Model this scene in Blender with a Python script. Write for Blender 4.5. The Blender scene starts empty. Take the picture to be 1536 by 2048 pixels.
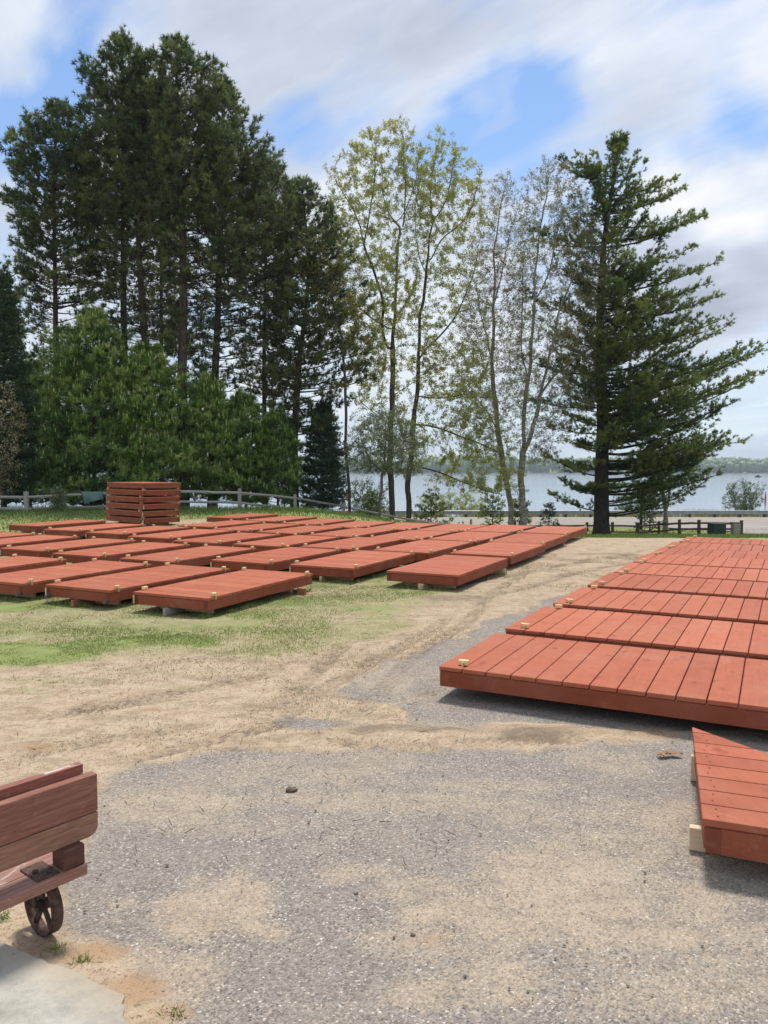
import bpy, bmesh, math, random
import numpy as np
from math import radians as R, sin, cos, pi

rng = np.random.default_rng(7)
random.seed(7)
sc = bpy.context.scene
COL = sc.collection

# ------------------------------------------------------------------ camera
H, F, HOR = 1.65, 1538.0, 939.0
PITCH = math.atan((1024 - HOR) / F)
cam = bpy.data.cameras.new('camera')
camo = bpy.data.objects.new('camera', cam)
COL.objects.link(camo)
camo.location = (0, 0, H)
camo.rotation_euler = (pi / 2 - PITCH, 0, 0)
cam.sensor_fit = 'VERTICAL'
cam.sensor_height = 36
cam.lens = 36 * F / 2048
cam.clip_start = 0.05
cam.clip_end = 8000
sc.camera = camo


def ray(px, py):
    a = (px - 768) / F
    b = (1024 - py) / F
    c, s = cos(PITCH), sin(PITCH)
    return np.array([a, c + b * s, -s + b * c])


def G(px, py, z=0.0):
    d = ray(px, py)
    t = (z - H) / d[2]
    return np.array([d[0] * t, d[1] * t, z])


def P(px, py, Y):
    d = ray(px, py)
    t = Y / d[1]
    return np.array([d[0] * t, Y, H + d[2] * t])


def sstep(a, b, x):
    t = np.clip((x - a) / (b - a), 0, 1)
    return t * t * (3 - 2 * t)


# ------------------------------------------------------------------ terrain
WATER = -4.5


def terrain(x, y):
    x = np.asarray(x, float)
    y = np.asarray(y, float)
    k = sstep(-5, 5.5, x)
    y0 = 31 * (1 - k) + 18 * k
    z = -np.clip(0.082 * (y - y0), 0, 2.15)
    sm = sstep(y0, y0 + 3, y)
    z = z * (0.5 + 0.5 * sm)
    m = sstep(46.5, 49.5, y)
    z = z * (1 - m) + (-2.15) * m
    z = z - 4.6 * sstep(61.6, 72, y)
    z = z + 9.5 * sstep(1492, 1530, y) + 9 * sstep(1530, 1800, y)
    return z


# ------------------------------------------------------------------ numpy noise
def vnoise(x, y, seed=0):
    xi = np.floor(x).astype(np.int64)
    yi = np.floor(y).astype(np.int64)
    xf = x - xi
    yf = y - yi
    xf = xf * xf * (3 - 2 * xf)
    yf = yf * yf * (3 - 2 * yf)

    def h(a, b):
        n = (a * 374761393 + b * 668265263 + seed * 982451653) & 0x7fffffff
        n = ((n ^ (n >> 13)) * 1274126177) & 0x7fffffff
        return ((n ^ (n >> 16)) & 0xffff) / 65535.0
    return (h(xi, yi) * (1 - xf) + h(xi + 1, yi) * xf) * (1 - yf) + (h(xi, yi + 1) * (1 - xf) + h(xi + 1, yi + 1) * xf) * yf


def fbm(x, y, seed=0, o=4):
    s = 0
    a = 0.5
    for i in range(o):
        s = s + a * vnoise(x * 2 ** i, y * 2 ** i, seed + i * 17)
        a *= 0.5
    return s / (1 - 0.5 ** o)


# ------------------------------------------------------------------ materials
def new_mat(name):
    m = bpy.data.materials.new(name)
    m.use_nodes = True
    nt = m.node_tree
    b = nt.nodes['Principled BSDF']
    return m, nt, b


def N(nt, t, **kw):
    n = nt.nodes.new(t)
    for k, v in kw.items():
        setattr(n, k, v)
    return n


def ramp(nt, fac, stops, interp='LINEAR'):
    r = N(nt, 'ShaderNodeValToRGB')
    r.color_ramp.interpolation = interp
    el = r.color_ramp.elements
    while len(el) < len(stops):
        el.new(0.5)
    for e, (p, c) in zip(el, stops):
        e.position = p
        e.color = (*c, 1) if len(c) == 3 else c
    nt.links.new(fac, r.inputs[0])
    return r.outputs[0]


def noise(nt, vec, scale, detail=3, rough=0.55, dist=0.0):
    n = N(nt, 'ShaderNodeTexNoise')
    n.inputs['Scale'].default_value = scale
    n.inputs['Detail'].default_value = detail
    n.inputs['Roughness'].default_value = rough
    n.inputs['Distortion'].default_value = dist
    nt.links.new(vec, n.inputs['Vector'])
    return n.outputs['Fac']


def mapping(nt, vec, scale=(1, 1, 1), loc=(0, 0, 0), rot=(0, 0, 0)):
    m = N(nt, 'ShaderNodeMapping')
    m.inputs['Scale'].default_value = scale
    m.inputs['Location'].default_value = loc
    m.inputs['Rotation'].default_value = rot
    nt.links.new(vec, m.inputs['Vector'])
    return m.outputs[0]


def mixc(nt, fac, a, b, mode='MIX'):
    m = N(nt, 'ShaderNodeMix', data_type='RGBA', blend_type=mode)
    for s, v in ((m.inputs[0], fac), (m.inputs[6], a), (m.inputs[7], b)):
        if isinstance(v, (int, float)):
            s.default_value = v
        elif isinstance(v, tuple):
            s.default_value = (*v, 1) if len(v) == 3 else v
        else:
            nt.links.new(v, s)
    return m.outputs[2]


def math_n(nt, op, a, b=None, c=None, clamp=False):
    m = N(nt, 'ShaderNodeMath', operation=op, use_clamp=clamp)
    for i, v in enumerate((a, b, c)):
        if v is None:
            continue
        if isinstance(v, (int, float)):
            m.inputs[i].default_value = v
        else:
            nt.links.new(v, m.inputs[i])
    return m.outputs[0]


def bump(nt, h, strength=0.3, dist=0.01, bsdf=None):
    b = N(nt, 'ShaderNodeBump')
    b.inputs['Strength'].default_value = strength
    b.inputs['Distance'].default_value = dist
    nt.links.new(h, b.inputs['Height'])
    if bsdf:
        nt.links.new(b.outputs[0], bsdf.inputs['Normal'])
    return b.outputs[0]


def attr(nt, name):
    a = N(nt, 'ShaderNodeAttribute', attribute_name=name)
    return a.outputs['Fac']


def objco(nt):
    return N(nt, 'ShaderNodeTexCoord').outputs['Object']


def geoco(nt):
    return N(nt, 'ShaderNodeNewGeometry').outputs['Position']


def stain_mat(name, c0, c1, knot, scale=(1.2, 14, 14), grain=0.25, rough=0.62):
    m, nt, b = new_mat(name)
    co = objco(nt)
    rn = attr(nt, 'rnd')
    off = N(nt, 'ShaderNodeCombineXYZ')
    nt.links.new(math_n(nt, 'MULTIPLY', rn, 37.0), off.inputs[0])
    nt.links.new(math_n(nt, 'MULTIPLY', rn, 11.0), off.inputs[2])
    va = N(nt, 'ShaderNodeVectorMath', operation='ADD')
    nt.links.new(co, va.inputs[0])
    nt.links.new(off.outputs[0], va.inputs[1])
    v = va.outputs[0]
    g = noise(nt, mapping(nt, v, scale), 3.0, 4, 0.6, 0.8)
    col = mixc(nt, g, c0, c1)
    # board-to-board tone
    tone = ramp(nt, rn, [(0, (0.89, 0.87, 0.86)), (0.5, (1, 1, 1)), (1, (1.08, 1.10, 1.12))])
    col = mixc(nt, 0.8, col, tone, 'MULTIPLY')
    oi = N(nt, 'ShaderNodeObjectInfo')
    col = mixc(nt, 1.0, col, ramp(nt, oi.outputs['Random'], [(0, (0.90, 0.88, 0.87)), (0.5, (1, 1, 1)), (1, (1.07, 1.09, 1.10))]), 'MULTIPLY')
    ks = tuple(4.2 if s_ == min(scale) else 9.5 for s_ in scale)
    kv = N(nt, 'ShaderNodeVectorMath', operation='ADD')
    nz = N(nt, 'ShaderNodeTexNoise')
    nz.inputs['Scale'].default_value = 14
    nz.inputs['Detail'].default_value = 3
    nt.links.new(v, nz.inputs['Vector'])
    nzs = N(nt, 'ShaderNodeVectorMath', operation='SCALE')
    nzs.inputs['Scale'].default_value = 0.09
    nt.links.new(nz.outputs['Color'], nzs.inputs[0])
    nt.links.new(v, kv.inputs[0])
    nt.links.new(nzs.outputs[0], kv.inputs[1])
    vk = N(nt, 'ShaderNodeTexVoronoi')
    vk.inputs['Scale'].default_value = 1.0
    nt.links.new(mapping(nt, kv.outputs[0], ks), vk.inputs['Vector'])
    sk = N(nt, 'ShaderNodeSeparateColor')
    nt.links.new(vk.outputs['Color'], sk.inputs[0])
    pres = ramp(nt, sk.outputs[0], [(0.0, (0, 0, 0)), (0.55, (.45, .45, .45)), (0.8, (1, 1, 1))], 'CONSTANT')
    km = math_n(nt, 'MULTIPLY', ramp(nt, vk.outputs['Distance'], [(0.05, (1, 1, 1)), (0.30, (0, 0, 0))]), pres)
    col = mixc(nt, math_n(nt, 'MULTIPLY', km, 0.60), col, knot)
    wv = N(nt, 'ShaderNodeTexNoise')
    nt.links.new(mapping(nt, v, tuple(1.5 if s_ == min(scale) else 55 for s_ in scale)), wv.inputs['Vector'])
    wv.inputs['Scale'].default_value = 2.0
    wv.inputs['Distortion'].default_value = 0.6
    col = mixc(nt, grain, col, mixc(nt, wv.outputs['Fac'], (0.55, 0.5, 0.5), (1.3, 1.3, 1.3)), 'MULTIPLY')
    # large faint blotches from site dust
    d = noise(nt, geoco(nt), 2.3, 3)
    col = mixc(nt, math_n(nt, 'MULTIPLY', ramp(nt, d, [(0.45, (0, 0, 0)), (0.75, (1, 1, 1))]), 0.14), col, (0.50, 0.30, 0.20))
    col = mixc(nt, 0.5, col, ramp(nt, noise(nt, geoco(nt), 7.0, 5, 0.7), [(0.32, (0.80, 0.78, 0.78)), (0.5, (1, 1, 1)), (0.7, (1.10, 1.12, 1.12))]), 'MULTIPLY')
    sc_ = ramp(nt, noise(nt, mapping(nt, geoco(nt), (1, 1, 1), rot=(0, 0, .6)), 3.1, 7, 0.78, 1.2), [(0.57, (0, 0, 0)), (0.66, (1, 1, 1))])
    col = mixc(nt, math_n(nt, 'MULTIPLY', sc_, 0.16), col, (0.60, 0.36, 0.26))
    nt.links.new(col, b.inputs['Base Color'])
    b.inputs['Roughness'].default_value = rough
    b.inputs['Specular IOR Level'].default_value = 0.12
    bump(nt, wv.outputs['Fac'], 0.25, 0.004, b)
    return m


M = {}
M['deck'] = stain_mat('stained_deck', (0.385, 0.112, 0.060), (0.47, 0.150, 0.084), (0.19, 0.040, 0.022), (9, 1.0, 9))
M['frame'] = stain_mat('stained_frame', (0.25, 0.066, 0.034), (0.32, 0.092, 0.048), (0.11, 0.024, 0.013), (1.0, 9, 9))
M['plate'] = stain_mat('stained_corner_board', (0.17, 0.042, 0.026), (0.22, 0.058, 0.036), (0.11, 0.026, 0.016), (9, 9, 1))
M['raw'] = stain_mat('raw_lumber', (0.72, 0.50, 0.24), (0.82, 0.62, 0.34), (0.38, 0.20, 0.09), (1.2, 9, 9), 0.3)
M['raw_white'] = stain_mat('raw_lumber_pale', (0.66, 0.50, 0.32), (0.76, 0.62, 0.42), (0.20, 0.10, 0.05), (1.2, 9, 9), 0.3)
M['raw_grey'] = stain_mat('weathered_lumber', (0.30, 0.26, 0.21), (0.46, 0.42, 0.36), (0.16, 0.12, 0.09), (1.2, 9, 9), 0.5)
M['raw_red'] = stain_mat('stained_scrap', (0.34, 0.12, 0.06), (0.45, 0.19, 0.10), (0.2, 0.05, 0.03), (1.2, 9, 9), 0.4)
M['fence_grey'] = stain_mat('silvered_cedar', (0.30, 0.285, 0.255), (0.54, 0.52, 0.48), (0.12, 0.11, 0.10), (1.0, 7, 7), 0.9, 0.85)
M['fence_brown'] = stain_mat('brown_cedar', (0.075, 0.055, 0.042), (0.15, 0.115, 0.09), (0.04, 0.03, 0.025), (1.0, 7, 7), 0.8, 0.85)


def simple(name, c, rough=0.6, metal=0.0, nscale=8, var=0.25, c2=None, bstr=0.0, coords='obj'):
    m, nt, b = new_mat(name)
    co = objco(nt) if coords == 'obj' else geoco(nt)
    n = noise(nt, co, nscale, 4)
    c2 = c2 or tuple(x * (1 - var) for x in c)
    col = mixc(nt, ramp(nt, n, [(0.35, (0, 0, 0)), (0.65, (1, 1, 1))]), c, c2)
    nt.links.new(col, b.inputs['Base Color'])
    b.inputs['Roughness'].default_value = rough
    b.inputs['Metallic'].default_value = metal
    if bstr:
        bump(nt, n, bstr, 0.01, b)
    return m


M['metal'] = simple('galvanised_bracket', (0.16, 0.16, 0.17), 0.5, 0.6, 20, 0.4)
M['rust'] = simple('rusty_iron', (0.050, 0.030, 0.024), 0.85, 0.2, 60, 0.5, (0.15, 0.085, 0.062), 0.4)
M['rustdark'] = simple('dark_iron', (0.035, 0.025, 0.022), 0.75, 0.3, 60, 0.5, (0.10, 0.055, 0.04), 0.4)
M['tarp'] = simple('green_tarp', (0.11, 0.215, 0.175), 0.5, 0, 5, 0.3, None, 0.2)
M['box_green'] = simple('utility_green', (0.018, 0.045, 0.032), 0.55, 0, 6, 0.3)
M['rail'] = simple('guardrail_steel', (0.36, 0.385, 0.40), 0.5, 0.5, 3, 0.25)
M['railpost'] = simple('guardrail_post', (0.10, 0.09, 0.08), 0.8, 0, 9, 0.4)
M['polegreen'] = simple('sign_post_green', (0.03, 0.042, 0.03), 0.7, 0, 9, 0.4)
M['yellow'] = simple('yellow_sign', (0.75, 0.42, 0.02), 0.5, 0, 9, 0.2)
M['red'] = simple('buoy_red', (0.6, 0.08, 0.04), 0.5, 0, 9, 0.2)
M['white'] = simple('white_paint', (0.75, 0.75, 0.73), 0.5, 0, 9, 0.2)
M['boatdark'] = simple('boat_dark', (0.03, 0.035, 0.04), 0.5, 0, 9, 0.2)
M['stone'] = simple('pebble_stone', (0.17, 0.145, 0.12), 0.95, 0, 14, 0.5, (0.40, 0.36, 0.30), 0.3, 'geo')
M['clod'] = simple('dirt_clod', (0.10, 0.07, 0.045), 0.95, 0, 40, 0.5, (0.19, 0.14, 0.09), 0.6)
M['leafdry'] = simple('dry_leaf', (0.20, 0.10, 0.05), 0.8, 0, 60, 0.5, (0.38, 0.24, 0.13), 0.3)
M['stick'] = simple('dry_stick', (0.12, 0.085, 0.06), 0.9, 0, 30, 0.4, None, 0.3, 'geo')


def bark_mat(name, c0, c1, scale=(6, 6, 1.2), bstr=0.9):
    m, nt, b = new_mat(name)
    co = geoco(nt)
    n = noise(nt, mapping(nt, co, scale), 2.2, 5, 0.65, 0.6)
    nt.links.new(mixc(nt, ramp(nt, n, [(0.35, (0, 0, 0)), (0.68, (1, 1, 1))]), c0, c1), b.inputs['Base Color'])
    b.inputs['Roughness'].default_value = 0.9
    b.inputs['Specular IOR Level'].default_value = 0.15
    bump(nt, n, bstr, 0.05, b)
    return m


M['bark_pine'] = bark_mat('red_pine_bark', (0.060, 0.046, 0.038), (0.15, 0.115, 0.095))
M['bark_dark'] = bark_mat('white_pine_bark', (0.028, 0.023, 0.020), (0.075, 0.062, 0.052))
M['bark_oak'] = bark_mat('grey_brown_bark', (0.055, 0.045, 0.036), (0.13, 0.11, 0.088))
M['bark_young'] = bark_mat('young_bark', (0.14, 0.11, 0.10), (0.24, 0.20, 0.18), (10, 10, 14))
M['twig'] = bark_mat('bare_twig', (0.05, 0.036, 0.03), (0.10, 0.078, 0.065))


def birch_mat():
    m, nt, b = new_mat('birch_bark')
    co = geoco(nt)
    n = noise(nt, mapping(nt, co, (2.5, 2.5, 9)), 2.0, 4, 0.6, 0.4)
    n2 = noise(nt, co, 1.4, 2)
    c = mixc(nt, ramp(nt, n, [(0.42, (0, 0, 0)), (0.56, (1, 1, 1))]), (0.085, 0.07, 0.058), (0.44, 0.41, 0.36))
    c = mixc(nt, ramp(nt, n2, [(0.4, (0, 0, 0)), (0.7, (1, 1, 1))]), c, (0.24, 0.22, 0.17))
    nt.links.new(c, b.inputs['Base Color'])
    b.inputs['Roughness'].default_value = 0.8
    bump(nt, n, 0.5, 0.03, b)
    return m


M['birch'] = birch_mat()


def leaf_mat(name, stops, trans=0.25, tcol=None, clump=0.35):
    """foliage: per-tuft random tone plus clump-sized natural variation."""
    m = bpy.data.materials.new(name)
    m.use_nodes = True
    nt = m.node_tree
    nt.nodes.clear()
    out = N(nt, 'ShaderNodeOutputMaterial')
    rn = attr(nt, 'rnd')
    n = noise(nt, geoco(nt), 0.55, 2)
    f = math_n(nt, 'MULTIPLY_ADD', math_n(nt, 'SUBTRACT', n, 0.5), clump * 2, rn, clamp=True)
    col = ramp(nt, f, stops)
    d = N(nt, 'ShaderNodeBsdfPrincipled')
    d.inputs['Roughness'].default_value = 0.55
    d.inputs['Specular IOR Level'].default_value = 0.25
    nt.links.new(col, d.inputs['Base Color'])
    t = N(nt, 'ShaderNodeBsdfTranslucent')
    if tcol:
        nt.links.new(mixc(nt, 0.5, col, tcol), t.inputs[0])
    else:
        nt.links.new(col, t.inputs[0])
    mx = N(nt, 'ShaderNodeMixShader')
    mx.inputs[0].default_value = trans
    nt.links.new(d.outputs[0], mx.inputs[1])
    nt.links.new(t.outputs[0], mx.inputs[2])
    nt.links.new(mx.outputs[0], out.inputs[0])
    return m


M['needle_red'] = leaf_mat('red_pine_needles', [(0, (0.046, 0.078, 0.040)), (0.5, (0.112, 0.162, 0.062)), (1, (0.23, 0.265, 0.090))], 0.4)
M['needle_white'] = leaf_mat('white_pine_needles', [(0, (0.048, 0.094, 0.040)), (0.5, (0.155, 0.220, 0.056)), (1, (0.33, 0.38, 0.095))], 0.45)
M['needle_young'] = leaf_mat('young_pine_needles', [(0, (0.065, 0.140, 0.045)), (0.45, (0.20, 0.33, 0.075)), (0.85, (0.38, 0.50, 0.12)), (1, (0.70, 0.76, 0.32))], 0.45)
M['needle_spruce'] = leaf_mat('spruce_needles', [(0, (0.028, 0.062, 0.036)), (0.5, (0.070, 0.128, 0.066)), (1, (0.140, 0.200, 0.090))], 0.25)
M['leaf_oak'] = leaf_mat('young_yellow_leaves', [(0, (0.22, 0.24, 0.070)), (0.5, (0.42, 0.44, 0.14)), (1, (0.60, 0.60, 0.25))], 0.55)
M['leaf_oliv'] = leaf_mat('olive_young_leaves', [(0, (0.13, 0.125, 0.028)), (0.5, (0.24, 0.22, 0.050)), (1, (0.36, 0.33, 0.09))], 0.45)
M['leaf_birch'] = leaf_mat('birch_catkins', [(0, (0.15, 0.12, 0.055)), (0.5, (0.28, 0.27, 0.10)), (1, (0.44, 0.46, 0.18))], 0.5)
M['leaf_cherry'] = leaf_mat('blossom_leaves', [(0, (0.09, 0.13, 0.05)), (0.55, (0.22, 0.27, 0.13)), (0.85, (0.42, 0.44, 0.32)), (1, (0.72, 0.72, 0.62))], 0.35)
M['leaf_shrub'] = leaf_mat('shrub_leaves', [(0, (0.05, 0.10, 0.03)), (0.5, (0.13, 0.19, 0.07)), (1, (0.34, 0.38, 0.22))], 0.35)
M['leaf_brown'] = leaf_mat('bronze_leaves', [(0, (0.18, 0.15, 0.06)), (0.5, (0.36, 0.29, 0.15)), (1, (0.60, 0.52, 0.32))], 0.4)
M['grass'] = leaf_mat('grass_blades', [(0, (0.13, 0.175, 0.045)), (0.5, (0.22, 0.275, 0.070)), (1, (0.40, 0.39, 0.19))], 0.3, None, 0.3)
M['grass_bank'] = leaf_mat('bank_grass_blades', [(0, (0.08, 0.125, 0.03)), (0.5, (0.14, 0.20, 0.045)), (1, (0.24, 0.29, 0.09))], 0.3, None, 0.3)
M['grass_dry'] = leaf_mat('dry_grass_blades', [(0, (0.15, 0.14, 0.06)), (0.5, (0.30, 0.26, 0.13)), (1, (0.46, 0.40, 0.24))], 0.3, None, 0.3)
M['forest'] = leaf_mat('far_forest', [(0, (0.045, 0.095, 0.045)), (0.5, (0.090, 0.160, 0.060)), (1, (0.20, 0.27, 0.085))], 0.0, None, 0.1)


# ------------------------------------------------------------------ mesh building
def link(name, me, parent=None):
    o = bpy.data.objects.new(name, me)
    COL.objects.link(o)
    if parent is not None:
        o.parent = parent
    return o


def np_mesh(name, V, Fc, mat, parent=None, rnd=None, smooth=False, attrs=None):
    """V (n,3); Fc (m,k) uniform polygons."""
    me = bpy.data.meshes.new(name)
    V = np.asarray(V, np.float32)
    Fc = np.asarray(Fc, np.int32)
    me.vertices.add(len(V))
    me.vertices.foreach_set('co', V.ravel())
    k = Fc.shape[1]
    me.loops.add(Fc.size)
    me.loops.foreach_set('vertex_index', Fc.ravel())
    me.polygons.add(len(Fc))
    me.polygons.foreach_set('loop_start', np.arange(0, Fc.size, k, dtype=np.int32))
    me.polygons.foreach_set('loop_total', np.full(len(Fc), k, np.int32))
    if smooth:
        me.polygons.foreach_set('use_smooth', np.ones(len(Fc), bool))
    me.update(calc_edges=True)
    if rnd is not None:
        a = me.attributes.new('rnd', 'FLOAT', 'POINT')
        a.data.foreach_set('value', np.asarray(rnd, np.float32))
    for k_, v_ in (attrs or {}).items():
        a = me.attributes.new(k_, 'FLOAT', 'POINT')
        a.data.foreach_set('value', np.asarray(v_, np.float32))
    me.materials.append(mat)
    return link(name, me, parent)


class MB:
    def __init__(self):
        self.v, self.f, self.r = [], [], []

    def hexa(self, pts, r=None):
        r = random.random() if r is None else r
        n = len(self.v)
        self.v += [tuple(p) for p in pts]
        self.r += [r] * 8
        self.f += [tuple(n + i for i in q) for q in
                   ((0, 3, 2, 1), (4, 5, 6, 7), (0, 1, 5, 4), (1, 2, 6, 5), (2, 3, 7, 6), (3, 0, 4, 7))]

    def box(self, x0, x1, y0, y1, z0, z1, r=None, fn=None):
        pts = [(x0, y0, z0), (x1, y0, z0), (x1, y1, z0), (x0, y1, z0), (x0, y0, z1), (x1, y0, z1), (x1, y1, z1), (x0, y1, z1)]
        if fn:
            pts = [fn(p) for p in pts]
        self.hexa(pts, r)

    def bar(self, a, b, w, h, r=None, up=(0, 0, 1)):
        a, b = np.array(a, float), np.array(b, float)
        d = b - a
        d /= np.linalg.norm(d)
        s = np.cross(d, up)
        s /= np.linalg.norm(s)
        u = np.cross(s, d)
        p = []
        for q in (a, b):
            p.append([q - s * w / 2 - u * h / 2, q + s * w / 2 - u * h / 2, q + s * w / 2 + u * h / 2, q - s * w / 2 + u * h / 2])
        self.hexa([p[0][0], p[1][0], p[1][1], p[0][1], p[0][3], p[1][3], p[1][2], p[0][2]], r)

    def prism(self, poly, z0, z1, r=None):
        r = random.random() if r is None else r
        n = len(self.v)
        k = len(poly)
        self.v += [(p[0], p[1], z0) for p in poly] + [(p[0], p[1], z1) for p in poly]
        self.r += [r] * (2 * k)
        self.f.append(tuple(n + i for i in reversed(range(k))))
        self.f.append(tuple(n + k + i for i in range(k)))
        for i in range(k):
            j = (i + 1) % k
            self.f.append((n + i, n + j, n + k + j, n + k + i))

    def tube(self, pts, rad, sides=6, r=None, caps=True):
        r = random.random() if r is None else r
        V, Fq = tube_np(np.array(pts, float), np.array(rad, float) if np.ndim(rad) else np.full(len(pts), rad), sides)
        n = len(self.v)
        self.v += [tuple(p) for p in V]
        self.r += [r] * len(V)
        self.f += [tuple(n + i for i in q) for q in Fq]
        if caps:
            self.f.append(tuple(n + i for i in reversed(range(sides))))
            self.f.append(tuple(n + (len(pts) - 1) * sides + i for i in range(sides)))

    def build(self, name, mat, parent=None, bevel=0.0, smooth=False, seg=1):
        me = bpy.data.meshes.new(name)
        me.from_pydata(self.v, [], self.f)
        a = me.attributes.new('rnd', 'FLOAT', 'POINT')
        a.data.foreach_set('value', np.array(self.r, np.float32))
        if bevel:
            bm = bmesh.new()
            bm.from_mesh(me)
            bmesh.ops.recalc_face_normals(bm, faces=bm.faces)
            bmesh.ops.bevel(bm, geom=bm.edges[:], offset=bevel, segments=seg, affect='EDGES', profile=0.6)
            bm.to_mesh(me)
            bm.free()
        else:
            bm = bmesh.new()
            bm.from_mesh(me)
            bmesh.ops.recalc_face_normals(bm, faces=bm.faces)
            bm.to_mesh(me)
            bm.free()
        if smooth:
            me.polygons.foreach_set('use_smooth', np.ones(len(me.polygons), bool))
        me.materials.append(mat)
        return link(name, me, parent)


def tube_np(pts, rad, sides):
    n = len(pts)
    d = np.empty_like(pts)
    d[1:-1] = pts[2:] - pts[:-2]
    d[0] = pts[1] - pts[0]
    d[-1] = pts[-1] - pts[-2]
    d /= np.linalg.norm(d, axis=1)[:, None] + 1e-9
    ref = np.array([0.31, 0.87, 0.38]) if abs(d[0][2]) > 0.8 else np.array([0.05, 0.1, 1.0])
    s = np.cross(d, ref)
    s /= np.linalg.norm(s, axis=1)[:, None] + 1e-9
    u = np.cross(s, d)
    a = np.arange(sides) * 2 * pi / sides
    V = pts[:, None, :] + rad[:, None, None] * (np.cos(a)[None, :, None] * s[:, None, :] + np.sin(a)[None, :, None] * u[:, None, :])
    i = np.arange(n - 1)[:, None] * sides
    j = np.arange(sides)[None, :]
    j2 = (j + 1) % sides
    Fq = np.stack([i + j, i + j2, i + sides + j2, i + sides + j], -1).reshape(-1, 4)
    return V.reshape(-1, 3), Fq


class Tubes:
    def __init__(self):
        self.V, self.F, self.n = [], [], 0

    def add(self, pts, rad, sides):
        V, Fq = tube_np(np.asarray(pts, float), np.asarray(rad, float), sides)
        self.V.append(V)
        self.F.append(Fq + self.n)
        self.n += len(V)

    def build(self, name, mat, parent):
        if not self.V:
            return None
        V = np.concatenate(self.V)
        return np_mesh(name, V, np.concatenate(self.F), mat, parent, smooth=True)


def empty(name, loc=(0, 0, 0), rz=0.0):
    o = bpy.data.objects.new(name, None)
    o.empty_display_size = 0.2
    COL.objects.link(o)
    o.location = loc
    o.rotation_euler = (0, 0, rz)
    return o


def tag(o, label=None, cat=None, group=None, kind=None):
    if label:
        o['label'] = label
    if cat:
        o['category'] = cat
    if group:
        o['group'] = group
    if kind:
        o['kind'] = kind
    return o


def dup(o, parent=None):
    c = o.copy()
    COL.objects.link(c)
    c.parent = parent
    for ch in list(o.children):
        dup(ch, c)
    return c


# ------------------------------------------------------------------ ground masks (real places on the ground)
def poly_sd(X, Y, poly):
    """signed distance, positive inside."""
    poly = np.asarray(poly, float)
    d = np.full(X.shape, 1e9)
    inside = np.zeros(X.shape, bool)
    n = len(poly)
    for i in range(n):
        a, b = poly[i], poly[(i + 1) % n]
        e = b - a
        wx, wy = X - a[0], Y - a[1]
        t = np.clip((wx * e[0] + wy * e[1]) / (e @ e + 1e-12), 0, 1)
        d = np.minimum(d, np.hypot(wx - t * e[0], wy - t * e[1]))
        c = ((a[1] > Y) != (b[1] > Y)) & (X < (b[0] - a[0]) * (Y - a[1]) / (b[1] - a[1] + 1e-12) + a[0])
        inside ^= c
    return np.where(inside, d, -d)


def gp(l):
    return np.array([G(*p)[:2] for p in l])


ASPH = [
    gp([(205, 1600), (235, 1555), (300, 1530), (400, 1500), (560, 1493), (680, 1499), (760, 1499), (860, 1507), (1000, 1511), (1080, 1505),
        (1180, 1490), (1290, 1476), (1390, 1465), (1536, 1455), (2300, 1440), (3600, 2600), (700, 2900), (420, 2200), (350, 2060), (265, 1960),
        (215, 1905), (150, 1890), (118, 1858), (118, 1790), (150, 1700)]),
    gp([(740, 1345), (670, 1372), (650, 1387), (700, 1400), (780, 1405), (812, 1430), (832, 1452), (900, 1455), (1000, 1456), (1150, 1458),
        (1300, 1463), (1400, 1460), (1900, 1475), (2600, 1300), (2300, 1100), (1420, 1082), (1290, 1118), (1200, 1163), (1100, 1203), (1000, 1238),
        (900, 1272), (830, 1302)]),
    gp([(540, 1441), (570, 1436), (640, 1437), (700, 1443), (725, 1453), (620, 1461), (560, 1456)]),
]
# loose drifts of sand lying on the asphalt: px, py, half-size in metres, amount
SANDS = [(1150, 1775, .42, .50, .9), (1230, 1700, .4, .3, .6), (395, 1835, .20, .17, 1.0), (490, 1800, .16, .22, .9), (520, 1860, .12, .07, .8), (850, 1780, .3, .12, .6), (900, 1880, .35, .15, .6),
         (960, 1830, .3, .16, .8), (1060, 1850, .2, .12, .8), (1340, 1870, .2, .1, .9), (1310, 1800, .4, .25, .6), (1000, 1945, .3, .1, .7), (870, 1830, .15, .07, 1.0),
         (1500, 1900, .5, .2, .5), (1230, 1530, .3, .25, .5), (760, 1595, .8, .16, .55), (560, 1560, .9, .22, .45), (1200, 1620, .8, .2, .45), (1000, 1565, .4, .12, .5), (690, 1600, .4, .12, .6), (920, 1990, .3, .1, .7),
         (1350, 1980, .5, .15, .55), (1420, 1640, .5, .3, .7), (1480, 1720, .3, .3, .5), (250, 1815, .07, .05, .8), (240, 1850, .05, .03, .8), (350, 1610, .5, .3, .75), (460, 1650, .5, .15, .45),
         (300, 1960, .25, .2, .8), (760, 1370, .3, .3, .6), (820, 1330, .2, .15, .5), (780, 1350, .5, .3, .4), (910, 1350, .25, .2, .3), (830, 1400, .35, .25, .4), (860, 1460, .6, .2, .6), (1300, 1470, 1.2, .15, .5),
         (1190, 1310, .25, .1, .3), (1010, 1225, .4, .2, .4), (1530, 1500, .5, .2, .4), (640, 1530, .8, .2, .5), (720, 1745, .2, .08, .5), (430, 1770, .1, .08, .5)]
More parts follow.
